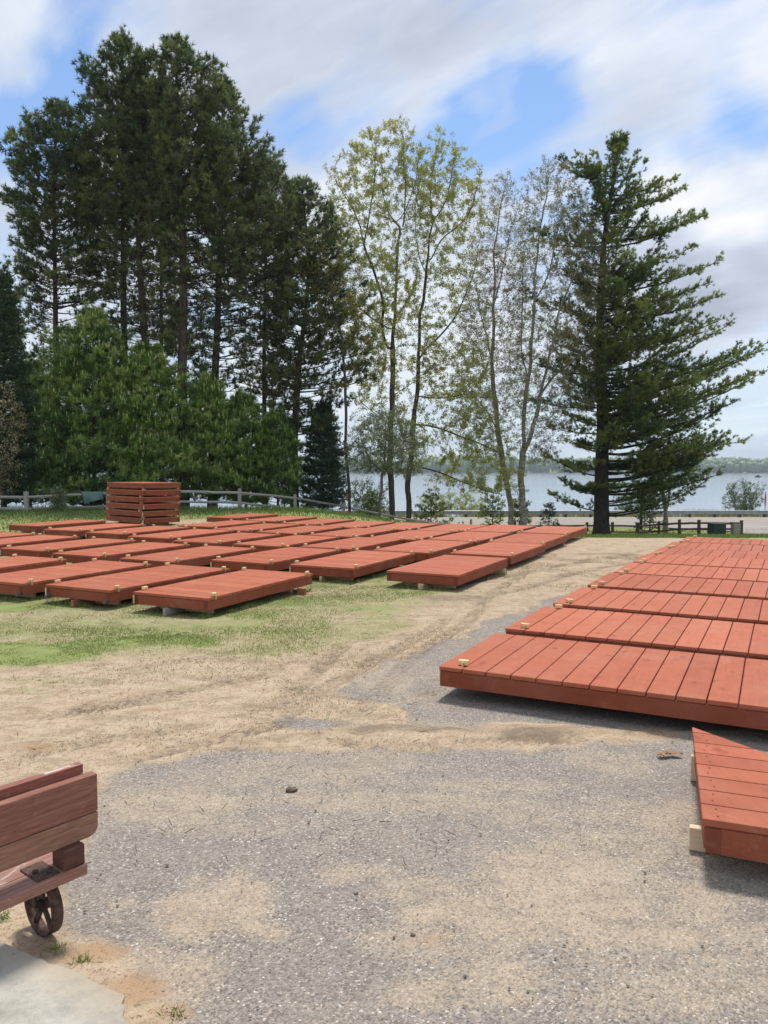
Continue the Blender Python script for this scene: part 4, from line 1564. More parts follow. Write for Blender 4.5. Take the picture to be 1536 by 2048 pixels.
def conifer(name, label, tpts, Y, env, r0, mats, whorl=.42, nbr=5, kz=(.15, .5), curve=1.5, t0=.35, twf=.32, twn=12, tstep=.16, tl=.17, K=8, w=.022, spread=.45, updir=.35,
            dens=None, df=.9, lj=(.72, 1.04), candle=0.0, feature=(), group='trees beyond the fence', cat='pine tree', br=.018, dead=0.0, bend=50, rlo=.0, rhi=1.0, layer=0.0, pend=0.0, bare=None, f0=.25, topd=.35):
    base = trunk_world(tpts, Y)
    root = empty(name, tuple(base[0] + np.array([0, 0, .25])))
    o3 = np.array(root.location)
    tag(root, label, cat, group)
    path = resample(base, .5)
    zt, zb = path[-1][2], path[0][2]
    rt = r0 * (1 - .88 * ((path[:, 2] - zb) / (zt - zb)) ** .95)
    rt[0] *= 1.35
    if len(rt) > 3:
        rt[1] *= 1.08
    T = Tubes()
    T.add(path - o3, rt, 12 if r0 > .12 else 7)
    ztop = path[-1]
    T.build('trunk', mats[0], root)
    ez, el_, er = env_world(env, Y)
    B = Tubes()
    SA, SB, SR = [], [], []
    TP, TD, TR, TS = [], [], [], []
    CP, CD = [], []

    def axis_at(z):
        return np.array([np.interp(z, path[:, 2], path[:, 0]), np.interp(z, path[:, 2], path[:, 1])])

    def branch(ztip, az, L, rise, full, zoff=0):
        z0 = min(ztip - rise, zt - .1)
        z0 = max(z0, zb + .5)
        rise = ztip - z0
        a = axis_at(z0)
        n = 7
        t = np.linspace(0, 1, n)
        dirh = np.array([cos(az), sin(az)])
        perp = np.array([-dirh[1], dirh[0]])
        wob = rng.uniform(-.06, .06) * L
        pts = np.stack([a[0] + dirh[0] * L * t + perp[0] * wob * np.sin(t * 3), a[1] + dirh[1] * L * t + perp[1] * wob * np.sin(t * 3), z0 + rise * t ** curve - pend * L * np.sin(pi * t) * .5], 1)
        rb0 = br * L ** .75 + .006
        B.add(pts - o3, rb0 * (1 - .85 * t), 4)
        m = max(3, int(twn * (.45 + .55 * min(1, L / 3)) * full))
        tt = np.sort(rng.uniform(t0, 1, m))
        tp = np.stack([np.interp(tt, t, pts[:, i]) for i in range(3)], 1)
        sgn = np.where(rng.random(m) < .5, -1, 1)
        ang = sgn * np.radians(rng.normal(bend, 14, m))
        dx = dirh[0] * np.cos(ang) - dirh[1] * np.sin(ang)
        dy = dirh[0] * np.sin(ang) + dirh[1] * np.cos(ang)
        dz = rng.normal(updir * .6, .22, m)
        d = norm(np.stack([dx, dy, dz], 1))
        lt = (twf * L * (1.1 - tt) ** .8 + .25) * rng.uniform(.6, 1.15, m)
        end = tp + d * lt[:, None]
        end[:, 2] += .12 * lt
        # curve in two pieces
        mid = (tp + end) / 2 - np.array([0, 0, .05]) * lt[:, None]
        SA.extend([tp, mid])
        SB.extend([mid, end])
        SR.extend([np.full(m, .011), np.full(m, .007)])
        if full <= 0.001:
            return
        nT = np.maximum(1, (lt / tstep).astype(int))
        rep = np.repeat(np.arange(m), nT)
        fr = 1.03 - (1.03 - (f0 if full > .5 else .6)) * rng.random(len(rep)) ** 1.25
        pos = tp[rep] * (1 - fr)[:, None] + end[rep] * fr[:, None] + rng.normal(size=(len(rep), 3)) * .045
        pos[:, 2] -= .05 * lt[rep] * np.sin(pi * fr)
        dd = norm(d[rep] + np.array([0, 0, updir]) + rng.normal(size=(len(rep), 3)) * .35)
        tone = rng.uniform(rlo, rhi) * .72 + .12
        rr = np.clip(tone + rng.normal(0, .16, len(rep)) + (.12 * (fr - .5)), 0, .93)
        if dens is not None:
            keep = rng.random(len(rep)) < dens(ztip)
            pos, dd, rr = pos[keep], dd[keep], rr[keep]
        TP.append(pos)
        TD.append(dd)
        TR.append(rr)
        # tip plume
        k = 4 if full > .5 else 1
        q = pts[-1] + rng.normal(size=(k, 3)) * .06
        TP.append(q)
        TD.append(norm(np.tile(np.array([dirh[0], dirh[1], updir + .5]), (k, 1))))
        TR.append(np.full(k, min(.93, tone + .15)))
        if candle:
            sel = rng.random(m) < candle
            CP.append(end[sel])
            CP.append(pts[-1:])

    z = ez[0]
    while z < ez[-1] - .05:
        frac = (z - ez[0]) / (ez[-1] - ez[0])
        h = (z - zb) / (zt - zb)
        kk = kz[0] + (kz[1] - kz[0]) * frac ** 1.5
        ph = rng.uniform(0, 2 * pi)
        ax = axis_at(z)
        for i in range(nbr):
            az = ph + 2 * pi * i / nbr + rng.normal(0, .25)
            xl, xr = np.interp(z, ez, el_), np.interp(z, ez, er)
            c, s = cos(az), sin(az)
            ra, rb_ = max(.15, ax[0] - xl), max(.15, xr - ax[0])
            rx = rb_ if c > 0 else ra
            rd = (ra + rb_) / 2 * df
            L = math.hypot(c * rx, s * rd) * rng.uniform(*lj)
            zz = z + rng.normal(0, .12) * (1 - layer)
            full = 1.0
            if dead and frac < dead:
                full = .55 if rng.random() < .35 else (.2 if rng.random() < .5 else 0.0)
                if full < .1 and bare is not None and rng.random() > bare:
                    continue
            branch(zz, az, L, L * kk * rng.uniform(.8, 1.2), full)
        # higher = closer whorls
        z += whorl * rng.uniform(.8, 1.2) * (1 - topd * frac)
    for (px, py, depth, full) in feature:
        tip = P(px, py, Y)
        ax = axis_at(tip[2])
        dx = tip[0] - ax[0]
        az = math.atan2(depth, dx)
        L = math.hypot(dx, depth)
        branch(tip[2], az, L, L * kz[0] * rng.uniform(.5, 2.4), full)
    # leader
    TP.append(path[-1] + rng.normal(size=(8, 3)) * np.array([.06, .06, .25]))
    TD.append(np.tile([0, 0, 1.0], (8, 1)))
    TR.append(np.full(8, .6))
    V, Fq = sticks(np.concatenate(SA) - o3, np.concatenate(SB) - o3, np.concatenate(SR), np.concatenate(SR) * .55)
    B.V.append(V)
    B.F.append(Fq + B.n)
    B.n += len(V)
    B.build('branches', mats[1], root)
    pos, dd, rr = np.concatenate(TP), np.concatenate(TD), np.concatenate(TR)
    V, r = needles(pos - o3, dd, tl, K, w, spread, rr)
    Vs, rs = [V], [r]
    if candle and CP:
        cp = np.concatenate(CP)
        V2, r2 = needles(cp - o3, np.tile([0, 0, 1.0], (len(cp), 1)), .22, 3, .040, .10, np.full(len(cp), 1.0))
        Vs.append(V2)
        rs.append(r2)
    V = np.concatenate(Vs)
    r = np.concatenate(rs)
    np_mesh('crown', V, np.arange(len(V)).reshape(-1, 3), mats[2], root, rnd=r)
    return root


def colonize(stems, attr_pts, step=.38, infl=2.6, kill=.75, iters=90, grav=.06):
    nodes, parent = [], []
    for st in stems:
        s = resample(st, step)
        if nodes is not None and len(s) > 3:
            wob = np.cumsum(rng.normal(size=(len(s), 3)) * .045, axis=0)
            wob -= np.linspace(0, 1, len(s))[:, None] * wob[-1]
            s = s + wob * np.array([1, 1, .5])
        if nodes:
            D = np.linalg.norm(np.array(nodes) - s[0], axis=1)
            p = int(np.argmin(D))
        else:
            p = -1
        for q in s:
            nodes.append(q)
            parent.append(p)
            p = len(nodes) - 1
    nodes = np.array(nodes)
    parent = list(parent)
    A = attr_pts
    D = np.linalg.norm(A[:, None] - nodes[None], axis=2)
    near = D.argmin(1)
    nd = D.min(1)
    alive = nd > kill
    for it in range(iters):
        r_ = infl if it > 6 else infl * 2.0
        act = alive & (nd < r_)
        if not act.any():
            act = alive
            if not act.any():
                break
        dirs = norm(A[act] - nodes[near[act]])
        idx = near[act]
        acc = np.zeros((len(nodes), 3))
        np.add.at(acc, idx, dirs)
        us = np.unique(idx)
        v = norm(acc[us]) + rng.normal(size=(len(us), 3)) * .16
        v[:, 2] += grav
        new = nodes[us] + norm(v) * step
        # drop duplicates
        k0 = len(nodes)
        nodes = np.concatenate([nodes, new])
        parent += list(us)
        D = np.linalg.norm(A[:, None] - new[None], axis=2)
        m = D.min(1)
        better = m < nd
        near[better] = k0 + D.argmin(1)[better]
        nd = np.minimum(nd, m)
        alive &= nd > kill
        if len(nodes) > 9000:
            break
    return nodes, np.array(parent)


def broadleaf(name, label, stems, Y, env, r0, mats, natt=900, leafn=3, lsize=.09, twl=.42, twn=3, cat='tree', group='trees beyond the fence', df=.8, kill=.75, step=.38, tip_r=.010,
              lclump=None, ldens=1.0, infl=2.6, up=.5, lowsp=0.0, lup=.3, expn=2.35):
    st = []
    for i, s in enumerate(stems):
        if i == 0:
            st.append(trunk_world(s, Y))
        else:
            W = np.array([P(px, py, Y) for px, py in s])
            dy = rng.uniform(-1.2, 1.2)
            W[1:, 1] += dy * np.linspace(.2, 1, len(W) - 1)
            st.append(W)
    ez, el_, er = env_world(env, Y)
    A = []
    cy = Y
    while len(A) < natt:
        z = rng.uniform(ez[0], ez[-1])
        if lowsp and rng.random() < lowsp * (1 - (z - ez[0]) / (ez[-1] - ez[0])):
            continue
        xl, xr = np.interp(z, ez, el_), np.interp(z, ez, er)
        a = rng.uniform(0, 2 * pi)
        q = rng.random() ** .38
        hw = (xr - xl) / 2
        x = (xl + xr) / 2 + cos(a) * q * hw
        y = cy + sin(a) * q * max(hw, 1.0) * df
        if rng.random() > hw / max(1e-6, (er - el_).max() / 2) * .8 + .3:
            continue
        A.append((x, y, z))
    nodes, par = colonize(st, np.array(A), step=step, kill=kill, infl=infl)
    n = len(nodes)
    ch = [[] for _ in range(n)]
    for i, p in enumerate(par):
        if p >= 0:
            ch[p].append(i)
    rad = np.zeros(n)
    for i in range(n - 1, -1, -1):
        if not ch[i]:
            rad[i] = tip_r
        else:
            rad[i] = sum(rad[c] ** expn for c in ch[i]) ** (1 / expn)
    rad = np.maximum(rad, tip_r)
    rad *= 1 + (r0 / max(rad[0], 1e-6) - 1) * np.clip((rad - tip_r) / (rad[0] - tip_r + 1e-9), 0, 1) ** .6
    root = empty(name, tuple(st[0][0] + np.array([0, 0, .25])))
    o3 = np.array(root.location)
    tag(root, label, cat, group)
    TT, BB = Tubes(), Tubes()
    done = set()
    starts = [(0, -1)]
    while starts:
        s, p = starts.pop()
        chain = [p] if p >= 0 else []
        i = s
        while True:
            chain.append(i)
            if not ch[i]:
                break
            c = max(ch[i], key=lambda q: rad[q])
            for o in ch[i]:
                if o != c:
                    starts.append((o, i))
            i = c
        pts = nodes[chain].copy()
        if len(pts) > 3:
            pts[1:-1] = (pts[:-2] + 2 * pts[1:-1] + pts[2:]) / 4
        rr = rad[chain].copy()
        if p >= 0:
            rr[0] = min(rr[0], rr[1] * 1.15)
        elif len(rr) > 2:
            rr[0] *= 1.25
        mx = rr.max()
        tgt = TT if mx > r0 * .33 else BB
        tgt.add(pts - o3, rr, 9 if mx > .1 else (5 if mx > .03 else 3))
    TT.build('trunk', mats[0], root)
    thin = np.where(rad < max(tip_r * 3.2, .035))[0]
    thin = thin[par[thin] >= 0]
    rep = np.repeat(thin, twn)
    bd = norm(nodes[rep] - nodes[par[rep]])
    d = norm(bd + rng.normal(size=(len(rep), 3)) * .6 + np.array([0, 0, up * .5]))
    lt = twl * rng.uniform(.5, 1.3, len(rep))
    a = nodes[rep]
    b = a + d * lt[:, None]
    V, Fq = sticks(a - o3, b - o3, tip_r * .75, tip_r * .35)
    # second order twiglets
    r2 = np.repeat(np.arange(len(rep)), 2)
    a2 = a[r2] + (b - a)[r2] * rng.uniform(.3, .9, len(r2))[:, None]
    d2 = norm(d[r2] + rng.normal(size=(len(r2), 3)) * .7)
    b2 = a2 + d2 * (twl * .5 * rng.uniform(.4, 1.2, len(r2)))[:, None]
    V2, F2 = sticks(a2 - o3, b2 - o3, tip_r * .5, tip_r * .3)
    BB.V += [V, V2]
    BB.F += [Fq + BB.n, F2 + BB.n + len(V)]
    BB.n += len(V) + len(V2)
    BB.build('branches', mats[1], root)
    e = np.concatenate([b, b2, (a + b) / 2])
    clump = vnoise(e[:, 0] * .8 + 7, e[:, 2] * .8 + e[:, 1] * .5, 5)
    keep = rng.random(len(e)) < ldens * (.35 + 1.0 * sstep(.35, .7, clump) if lclump else 1)
    e = e[keep]
    cl = clump[keep]
    L_ = np.repeat(e, leafn, axis=0) + rng.normal(size=(len(e) * leafn, 3)) * lsize * .5
    rr = np.clip(np.repeat(cl, leafn) * .5 + .25 + rng.normal(0, .2, len(L_)), 0, 1)
    V, r = leaves(L_ - o3, lsize, rr, lup)
    np_mesh('crown', V, np.arange(len(V)).reshape(-1, 4), mats[2], root, rnd=r)
    return root


# ------------------------------------------------------------------ red pines
RPM = (M['bark_pine'], M['twig'], M['needle_red'])


def redpine(label, tpts, Y, env, r0, low, **kw):
    zl = P(768, low - 60, Y)[2]
    zs = P(768, low + 90, Y)[2]
    a = dict(whorl=.46, nbr=7, kz=(.10, .85), curve=1.5, t0=.36, twf=.36, twn=17, tstep=.15, tl=.25, K=12, w=.036, f0=.5, spread=.62, updir=.6, df=.95, lj=(.52, 1.14), br=.014, bend=46,
             dens=lambda z: float(.20 + .80 * sstep(zs, zl, z)))
    a.update(kw)
    return conifer('red_pine', label, tpts, Y, env, r0, RPM, group='tall pines behind the left-hand docks', **a)


redpine('tall dark pine with the highest top, second trunk group from the left', [(252, 1010), (248, 700), (246, 480), (243, 75)], 37, [(66, 240, 248), (110, 212, 272), (150, 160, 292), (200, 135, 300), (250, 120, 305), (300, 110, 305), (380, 110, 300), (460, 120, 300), (560, 140, 300), (660, 180, 300)], .24, 440)
redpine('tall pine with a thick pale trunk just right of the highest top', [(305, 1010), (297, 750), (285, 620), (276, 470), (290, 110)], 36, [(100, 285, 296), (150, 250, 330), (210, 235, 350), (300, 225, 370), (400, 200, 380), (500, 190, 380), (600, 200, 370), (700, 230, 360)], .27, 470)
redpine('slender pine standing back between two thick trunks', [(323, 1010), (323, 700), (322, 450), (330, 180)], 42, [(170, 325, 335), (230, 290, 370), (320, 270, 380), (430, 270, 380), (560, 280, 370), (680, 290, 360)], .16, 430)
redpine('tall pine with the thickest trunk and a twin top, centre of the pine group', [(366, 1010), (364, 750), (367, 600), (364, 450), (356, 250), (352, 85)], 35, [(72, 348, 356), (105, 322, 388), (140, 305, 420), (190, 300, 448), (250, 310, 480), (320, 315, 520), (400, 330, 530), (500, 330, 530), (600, 330, 490), (700, 330, 440)], .30, 470, feature=[(440, 120, .5, 1), (437, 150, -1, 1), (425, 130, 1, 1), (450, 190, 0, 1)])
redpine('tall pine right of the thickest trunk, crown sloping to the right', [(424, 1010), (428, 800), (436, 620), (441, 480), (446, 170)], 36.5, [(165, 440, 452), (210, 415, 482), (260, 400, 520), (310, 395, 560), (360, 390, 588), (430, 390, 620), (500, 390, 635), (580, 380, 600), (680, 390, 540), (780, 390, 520)], .25, 450)
redpine('leaning pine at the right end of the pine group, nearest the bare trees', [(589, 1030), (588, 880), (598, 720), (612, 620), (620, 520), (604, 380)], 38, [(355, 598, 610), (390, 565, 640), (430, 545, 670), (480, 530, 700), (530, 530, 715), (580, 530, 742), (640, 520, 752), (700, 510, 755), (780, 510, 720), (860, 540, 680)], .24, 620, dens=lambda z: .75)
redpine('pine behind the leaning one, filling the gap in the group', [(530, 1010), (528, 700), (534, 340)], 41, [(300, 528, 540), (345, 500, 575), (400, 485, 615), (440, 470, 630), (500, 460, 620), (580, 450, 630), (680, 450, 600), (800, 460, 590)], .17, 560)
redpine('pine at the left side of the group with limbs reaching far left', [(118, 1010), (112, 700), (108, 400), (112, 230)], 37.5, [(208, 106, 122), (232, 85, 190), (262, 38, 215), (300, 20, 220), (350, 42, 225), (400, 22, 230), (460, 38, 235), (530, 40, 235), (600, 50, 230), (680, 60, 215), (760, 70, 200)], .22, 560, feature=[(18, 275, .3, 1), (30, 255, 1, 1), (20, 390, .4, 1), (15, 410, -.8, 1)])
redpine('pine half cut off by the left edge of the view', [(-38, 1010), (-36, 800), (-30, 530)], 39, [(505, -36, -22), (540, -60, 15), (590, -90, 45), (650, -100, 60), (740, -100, 70), (830, -100, 60)], .2, 720)

# ------------------------------------------------------------------ young pines and spruces behind the fence
YM = (M['bark_young'], M['twig'], M['needle_young'])


def young(label, tpts, Y, env, r0=.10, **kw):
    a = dict(whorl=.31, nbr=8, kz=(.25, .95), curve=1.25, t0=.25, twf=.36, twn=17, tstep=.11, tl=.20, K=14, w=.024, f0=.45, spread=.55, updir=.55, df=.9, lj=(.55, 1.12), candle=.8, br=.011, bend=45)
    a.update(kw)
    return conifer('young_pine', label, tpts, Y, env, r0, YM, group='bushy young pines behind the grey fence', **a)


young('largest bright green bushy pine behind the fence, left of the dock stack', [(190, 1020), (186, 800), (186, 640)], 34.5, [(622, 180, 192), (645, 150, 215), (670, 105, 255), (700, 92, 275), (740, 75, 295), (790, 62, 310), (840, 60, 320), (900, 68, 330), (950, 75, 330), (985, 90, 320), (1005, 120, 290)], .13)
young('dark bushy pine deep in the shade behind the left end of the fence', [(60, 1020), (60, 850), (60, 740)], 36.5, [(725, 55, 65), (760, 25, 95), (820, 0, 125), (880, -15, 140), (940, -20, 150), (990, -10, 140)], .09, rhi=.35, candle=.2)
young('bright green bushy pine directly behind the dock stack', [(300, 1020), (300, 800), (298, 700)], 33.5, [(690, 292, 304), (715, 260, 330), (750, 235, 360), (800, 220, 395), (850, 215, 415), (900, 215, 425), (950, 225, 420), (985, 240, 400)], .10)
young('thin blue-green young pine rising behind the bright bushes', [(365, 1010), (362, 800), (358, 620)], 36, [(600, 355, 361), (640, 338, 380), (690, 325, 405), (740, 320, 425), (800, 320, 440), (860, 330, 450), (920, 330, 440)], .07, nbr=5, whorl=.42, twn=8, candle=.3, rhi=.6)
young('bushy young pine right of the dock stack', [(420, 1020), (418, 850), (415, 780)], 35.2, [(750, 410, 420), (780, 385, 450), (830, 365, 480), (890, 355, 500), (950, 360, 500), (990, 380, 480)], .09)
young('olive green young pine in the middle of the far fence run', [(492, 1020), (490, 850), (487, 800)], 36.2, [(790, 482, 492), (820, 455, 520), (870, 435, 545), (930, 430, 555), (980, 440, 550), (1000, 460, 530)], .08, rhi=.8)
young('olive green young pine beside the small dark spruce', [(556, 1022), (555, 880), (553, 830)], 36.8, [(822, 548, 558), (850, 525, 580), (900, 505, 603), (950, 500, 610), (995, 505, 600)], .07, rhi=.7)

SM = (M['bark_dark'], M['twig'], M['needle_spruce'])


def spruce(label, tpts, Y, env, r0, **kw):
    a = dict(whorl=.24, nbr=9, kz=(.02, .7), curve=1.3, t0=.12, twf=.36, twn=16, tstep=.06, tl=.09, K=8, w=.028, spread=.7, updir=.25, df=.95, lj=(.72, 1.06), br=.010, bend=52)
    a.update(kw)
    return conifer('spruce_tree', label, tpts, Y, env, r0, SM, cat='spruce tree', group='spruces beyond the fence', **a)


spruce('blue-green spruce cut off by the left edge, beside the bushy pine', [(8, 1020), (8, 800), (8, 560)], 32.5, [(545, 5, 11), (590, -8, 24), (650, -22, 40), (720, -38, 55), (800, -52, 68), (880, -64, 78), (950, -70, 82), (1000, -66, 80)], .12, whorl=.30, nbr=7)
spruce('small dark green spruce between the leaning pine and the thin flowering tree', [(646, 1022), (647, 900), (648, 815)], 38.2, [(802, 645, 651), (830, 632, 664), (870, 612, 682), (910, 598, 695), (950, 590, 705), (990, 585, 708), (1015, 590, 700)], .07)
spruce('tiny spruce standing on the bank in front of the guardrail', [(1098, 1058), (1098, 1030), (1098, 1012)], 47.5, [(1005, 1097, 1099), (1020, 1090, 1106), (1035, 1083, 1113), (1050, 1078, 1120)], .04, nbr=5, twn=7)
spruce('small open spruce between the dark sign post and the crooked birch', [(1300, 1062), (1300, 1020), (1299, 985)], 47.2, [(975, 1297, 1301), (1000, 1288, 1310), (1020, 1280, 1318), (1040, 1270, 1328), (1056, 1266, 1334)], .05, nbr=5, twn=7, whorl=.38)


def lowpine(label, tpts, Y, env):
    return conifer('shrub_pine', label, tpts, Y, env, .05, (M['bark_dark'], M['twig'], M['needle_white']), whorl=.34, nbr=5, kz=(.15, .9), curve=1.2, t0=.3, twf=.34, twn=7, lj=(.4, 1.15), tstep=.10, tl=.16, K=10, w=.032,
                   spread=.55, updir=.5, cat='pine shrub', group='low pines on the bank', candle=.1)


lowpine('low dark pine below the two forked trunks, just left of them', [(742, 1050), (742, 1000)], 44, [(985, 738, 746), (1005, 715, 770), (1025, 705, 785), (1040, 705, 790)])
lowpine('low dark pine right of the two forked trunks', [(862, 1055), (862, 1000)], 45, [(978, 858, 866), (1000, 835, 890), (1020, 820, 910), (1042, 815, 920)])
lowpine('low dark pine left of the birch trunks', [(985, 1058), (985, 1010)], 46, [(985, 980, 988), (1005, 965, 1005), (1025, 958, 1020), (1045, 955, 1025)])
lowpine('low dark pine around the feet of the birch trunks', [(1040, 1058), (1040, 1015)], 45.6, [(995, 1036, 1044), (1012, 1022, 1058), (1030, 1015, 1068), (1046, 1012, 1072)])

# ------------------------------------------------------------------ the big white pine
ft = []
for (px, py) in [(1340, 372), (1352, 392), (1402, 430), (1395, 445), (1372, 500), (1425, 530), (1432, 592), (1405, 575), (1434, 640), (1440, 655), (1512, 688), (1498, 705), (1480, 718), (1514, 743), (1490, 752), (1462, 800), (1440, 812), (1475, 880), (1445, 868), (1430, 945), (1405, 938),
                 (1395, 960), (1120, 330), (1150, 322), (1062, 470), (1048, 592), (1035, 720), (1090, 860), (1075, 905), (1100, 985), (1120, 960), (1330, 985), (1290, 975), (1060, 800), (1170, 975)]:
    for dpt in ((-.9, .5) if px > 1395 or py < 500 else (-.9,)):
        ft.append((px - (0 if dpt < 0 else 12 * np.sign(px - 1205)), py + rng.uniform(-3, 5), dpt * rng.uniform(.5, 1.6), 1.0))
for (px, py, dp) in [(1300, 740, -4.5), (1290, 800, -5), (1255, 860, -5), (1330, 820, -4), (1230, 790, -5.5), (1350, 880, -3.5), (1380, 905, -3), (1310, 900, -4.5), (1260, 690, -5), (1330, 650, -3.5), (1185, 600, -4.5), (1230, 640, -5.0), (1200, 700, -5.0), (1170, 760, -5.0), (1210, 800, -5.5), (1250, 760, -5.5), (1180, 860, -5.0), (1225, 850, -5.0), (1340, 770, -3.5), (1380, 860, -3.0), (1400, 890, -2.5), (1350, 930, -3.0), (1160, 690, -4.0), (1260, 560, -4.0), (1220, 540, -3.5), (1290, 620, -4.0), ]:
    ft.append((px, py, dp, 1.0))
    ft.append((px + 12, py + 8, dp * .8, 1.0))
conifer('white_pine', 'large dark white pine with a thick trunk and layered branches at the right', [(1203, 1060), (1203, 950), (1206, 850), (1201, 740), (1200, 620), (1208, 480), (1224, 380), (1238, 285)], 45,
        [(270, 1225, 1250), (295, 1205, 1275), (325, 1150, 1310), (350, 1140, 1335), (400, 1130, 1350), (450, 1110, 1365), (500, 1110, 1360), (560, 1090, 1385), (620, 1085, 1395), (680, 1078, 1410), (740, 1072, 1420), (800, 1090, 1380), (860, 1095, 1350), (920, 1098, 1310), (970, 1110, 1330)],
        .47, (M['bark_dark'], M['bark_dark'], M['needle_white']), whorl=1.45, nbr=6, kz=(.16, 1.5), curve=1.7, t0=.24, twf=.25, twn=34, topd=.72, tstep=.12, tl=.21, K=12, w=.034, spread=.45, updir=.5, df=.75, lj=(.40, .98),
        feature=ft, group='trees along the lake bank', br=.016, bend=48, layer=.8, cat='pine tree', pend=.04)

# ------------------------------------------------------------------ broadleaf trees
OM = (M['bark_oak'], M['bark_oak'], M['leaf_oak'])
GB = 'trees along the lake bank'
broadleaf('maple_tree', 'tall forked tree with yellow-green young leaves, left one of the close pair',
          [[(780, 1045), (779, 930), (778, 850), (778, 760), (777, 700), (781, 558), (786, 493), (795, 444), (800, 395), (799, 330), (806, 262)], [(777, 700), (769, 680), (756, 590), (746, 541), (730, 493), (720, 447), (700, 405), (672, 363), (655, 335)], [(730, 493), (740, 428), (750, 363), (753, 310)],
           [(785, 441), (772, 411), (760, 380), (765, 320)], [(785, 636), (808, 610), (828, 578), (838, 540)], [(795, 447), (815, 415), (828, 390), (834, 340)], [(782, 795), (815, 775), (850, 745), (900, 702), (930, 680)], [(780, 850), (745, 822), (715, 800)], [(777, 660), (740, 640), (700, 600)]], 42.0,
          [(236, 798, 815), (262, 730, 835), (300, 690, 860), (340, 650, 865), (400, 645, 870), (480, 640, 860), (540, 615, 850), (600, 620, 840), (680, 670, 840), (740, 700, 850), (800, 700, 840), (860, 700, 880), (940, 720, 850)], .165, OM, natt=3200, leafn=9, lsize=.085, ldens=.95, expn=2.0, kill=.55, step=.33, twl=.34, group=GB, lclump=True, lowsp=.45, df=.7, cat='tree', tip_r=.006)
broadleaf('maple_tree', 'tall tree with yellow-green young leaves leaning right, right one of the close pair',
          [[(813, 1045), (816, 950), (823, 850), (835, 740), (839, 700), (850, 607), (857, 558), (863, 493), (868, 437), (867, 395), (870, 320)], [(863, 520), (883, 477), (912, 460), (932, 437), (945, 411), (958, 345)], [(839, 720), (864, 688), (893, 656), (916, 626), (942, 565), (958, 509)], [(916, 626), (958, 613), (990, 575)],
           [(822, 850), (860, 852), (900, 868), (950, 884), (1000, 906)], [(816, 930), (860, 938), (920, 962), (960, 978), (1010, 992)], [(857, 558), (838, 500), (832, 420), (838, 360)], [(868, 437), (895, 390), (905, 330)], [(845, 650), (815, 600), (812, 560)], [(830, 790), (880, 800), (930, 790)]], 42.8,
          [(262, 868, 885), (290, 845, 925), (330, 830, 962), (400, 825, 975), (480, 830, 980), (560, 830, 975), (640, 830, 985), (720, 830, 990), (800, 840, 990), (870, 850, 1010), (930, 850, 1040), (985, 850, 1070)], .155, OM, natt=3200, leafn=9, lsize=.085, ldens=.9, expn=2.0, kill=.55, step=.33, twl=.34, group=GB, lclump=True, lowsp=.12, df=.7, tip_r=.006)
broadleaf('maple_tree', 'slender olive-leaved tree in front of the right end of the pines',
          [[(700, 1040), (698, 900), (690, 780), (680, 680), (665, 580), (655, 500)], [(690, 780), (720, 720), (745, 690)]], 36.5,
          [(478, 640, 665), (510, 612, 690), (560, 600, 712), (600, 612, 730), (650, 640, 740), (700, 680, 770), (745, 700, 790)], .07, (M['bark_oak'], M['twig'], M['leaf_oliv']), natt=330, leafn=4, lsize=.11, ldens=.9, group=GB, df=.5, kill=.6, lowsp=.3, tip_r=.009)
BM = (M['birch'], M['birch'], M['leaf_birch'])
broadleaf('birch_tree', 'leaning pale birch, left one of the two birches, bare and twiggy',
          [[(1022, 1052), (1022, 1000), (1011, 930), (1001, 850), (993, 760), (986, 690), (984, 600), (992, 500), (1004, 420), (1010, 370)], [(1005, 880), (975, 820), (945, 790)], [(990, 740), (965, 660), (950, 580)], [(985, 620), (1005, 540), (1020, 460)]], 44.5,
          [(350, 1002, 1020), (385, 970, 1045), (440, 950, 1055), (520, 930, 1065), (600, 915, 1065), (700, 905, 1065), (780, 900, 1060), (850, 905, 1050), (920, 920, 1045)], .16, BM, natt=2800, leafn=7, expn=2.0, step=.32, lsize=.062, ldens=.8, group=GB, df=.6, up=.9, twn=4, tip_r=.006, kill=.5)
broadleaf('birch_tree', 'pale birch with several upright stems, right one of the two birches',
          [[(1046, 1052), (1048, 950), (1055, 860), (1058, 760), (1060, 650), (1064, 550), (1076, 450), (1094, 370)], [(1050, 900), (1070, 820), (1092, 730), (1112, 640), (1146, 560), (1178, 500)], [(1058, 760), (1045, 680), (1040, 580), (1050, 480)], [(1075, 800), (1130, 740), (1190, 690), (1240, 680)], [(1062, 620), (1100, 540), (1120, 440)]], 43.6,
          [(320, 1088, 1124), (350, 1050, 1150), (400, 1038, 1180), (470, 1030, 1210), (550, 1025, 1235), (640, 1020, 1250), (720, 1020, 1245), (800, 1020, 1200), (860, 1030, 1150), (930, 1035, 1110)], .18, BM, natt=3400, leafn=7, expn=2.0, step=.32, lsize=.062, ldens=.8, group=GB, df=.6, up=.9, twn=4, tip_r=.006, kill=.5)
broadleaf('birch_tree', 'short crooked birch with a split pale trunk behind the brown fence',
          [[(1328, 1062), (1324, 1010), (1320, 965), (1310, 925), (1300, 885), (1295, 850)], [(1328, 1040), (1336, 990), (1333, 955), (1322, 925), (1318, 890)]], 46.4,
          [(840, 1270, 1330), (880, 1260, 1345), (920, 1260, 1360), (950, 1280, 1365), (985, 1340, 1370)], .17, BM, natt=130, leafn=2, lsize=.075, ldens=.5, group=GB, df=.6, tip_r=.009)
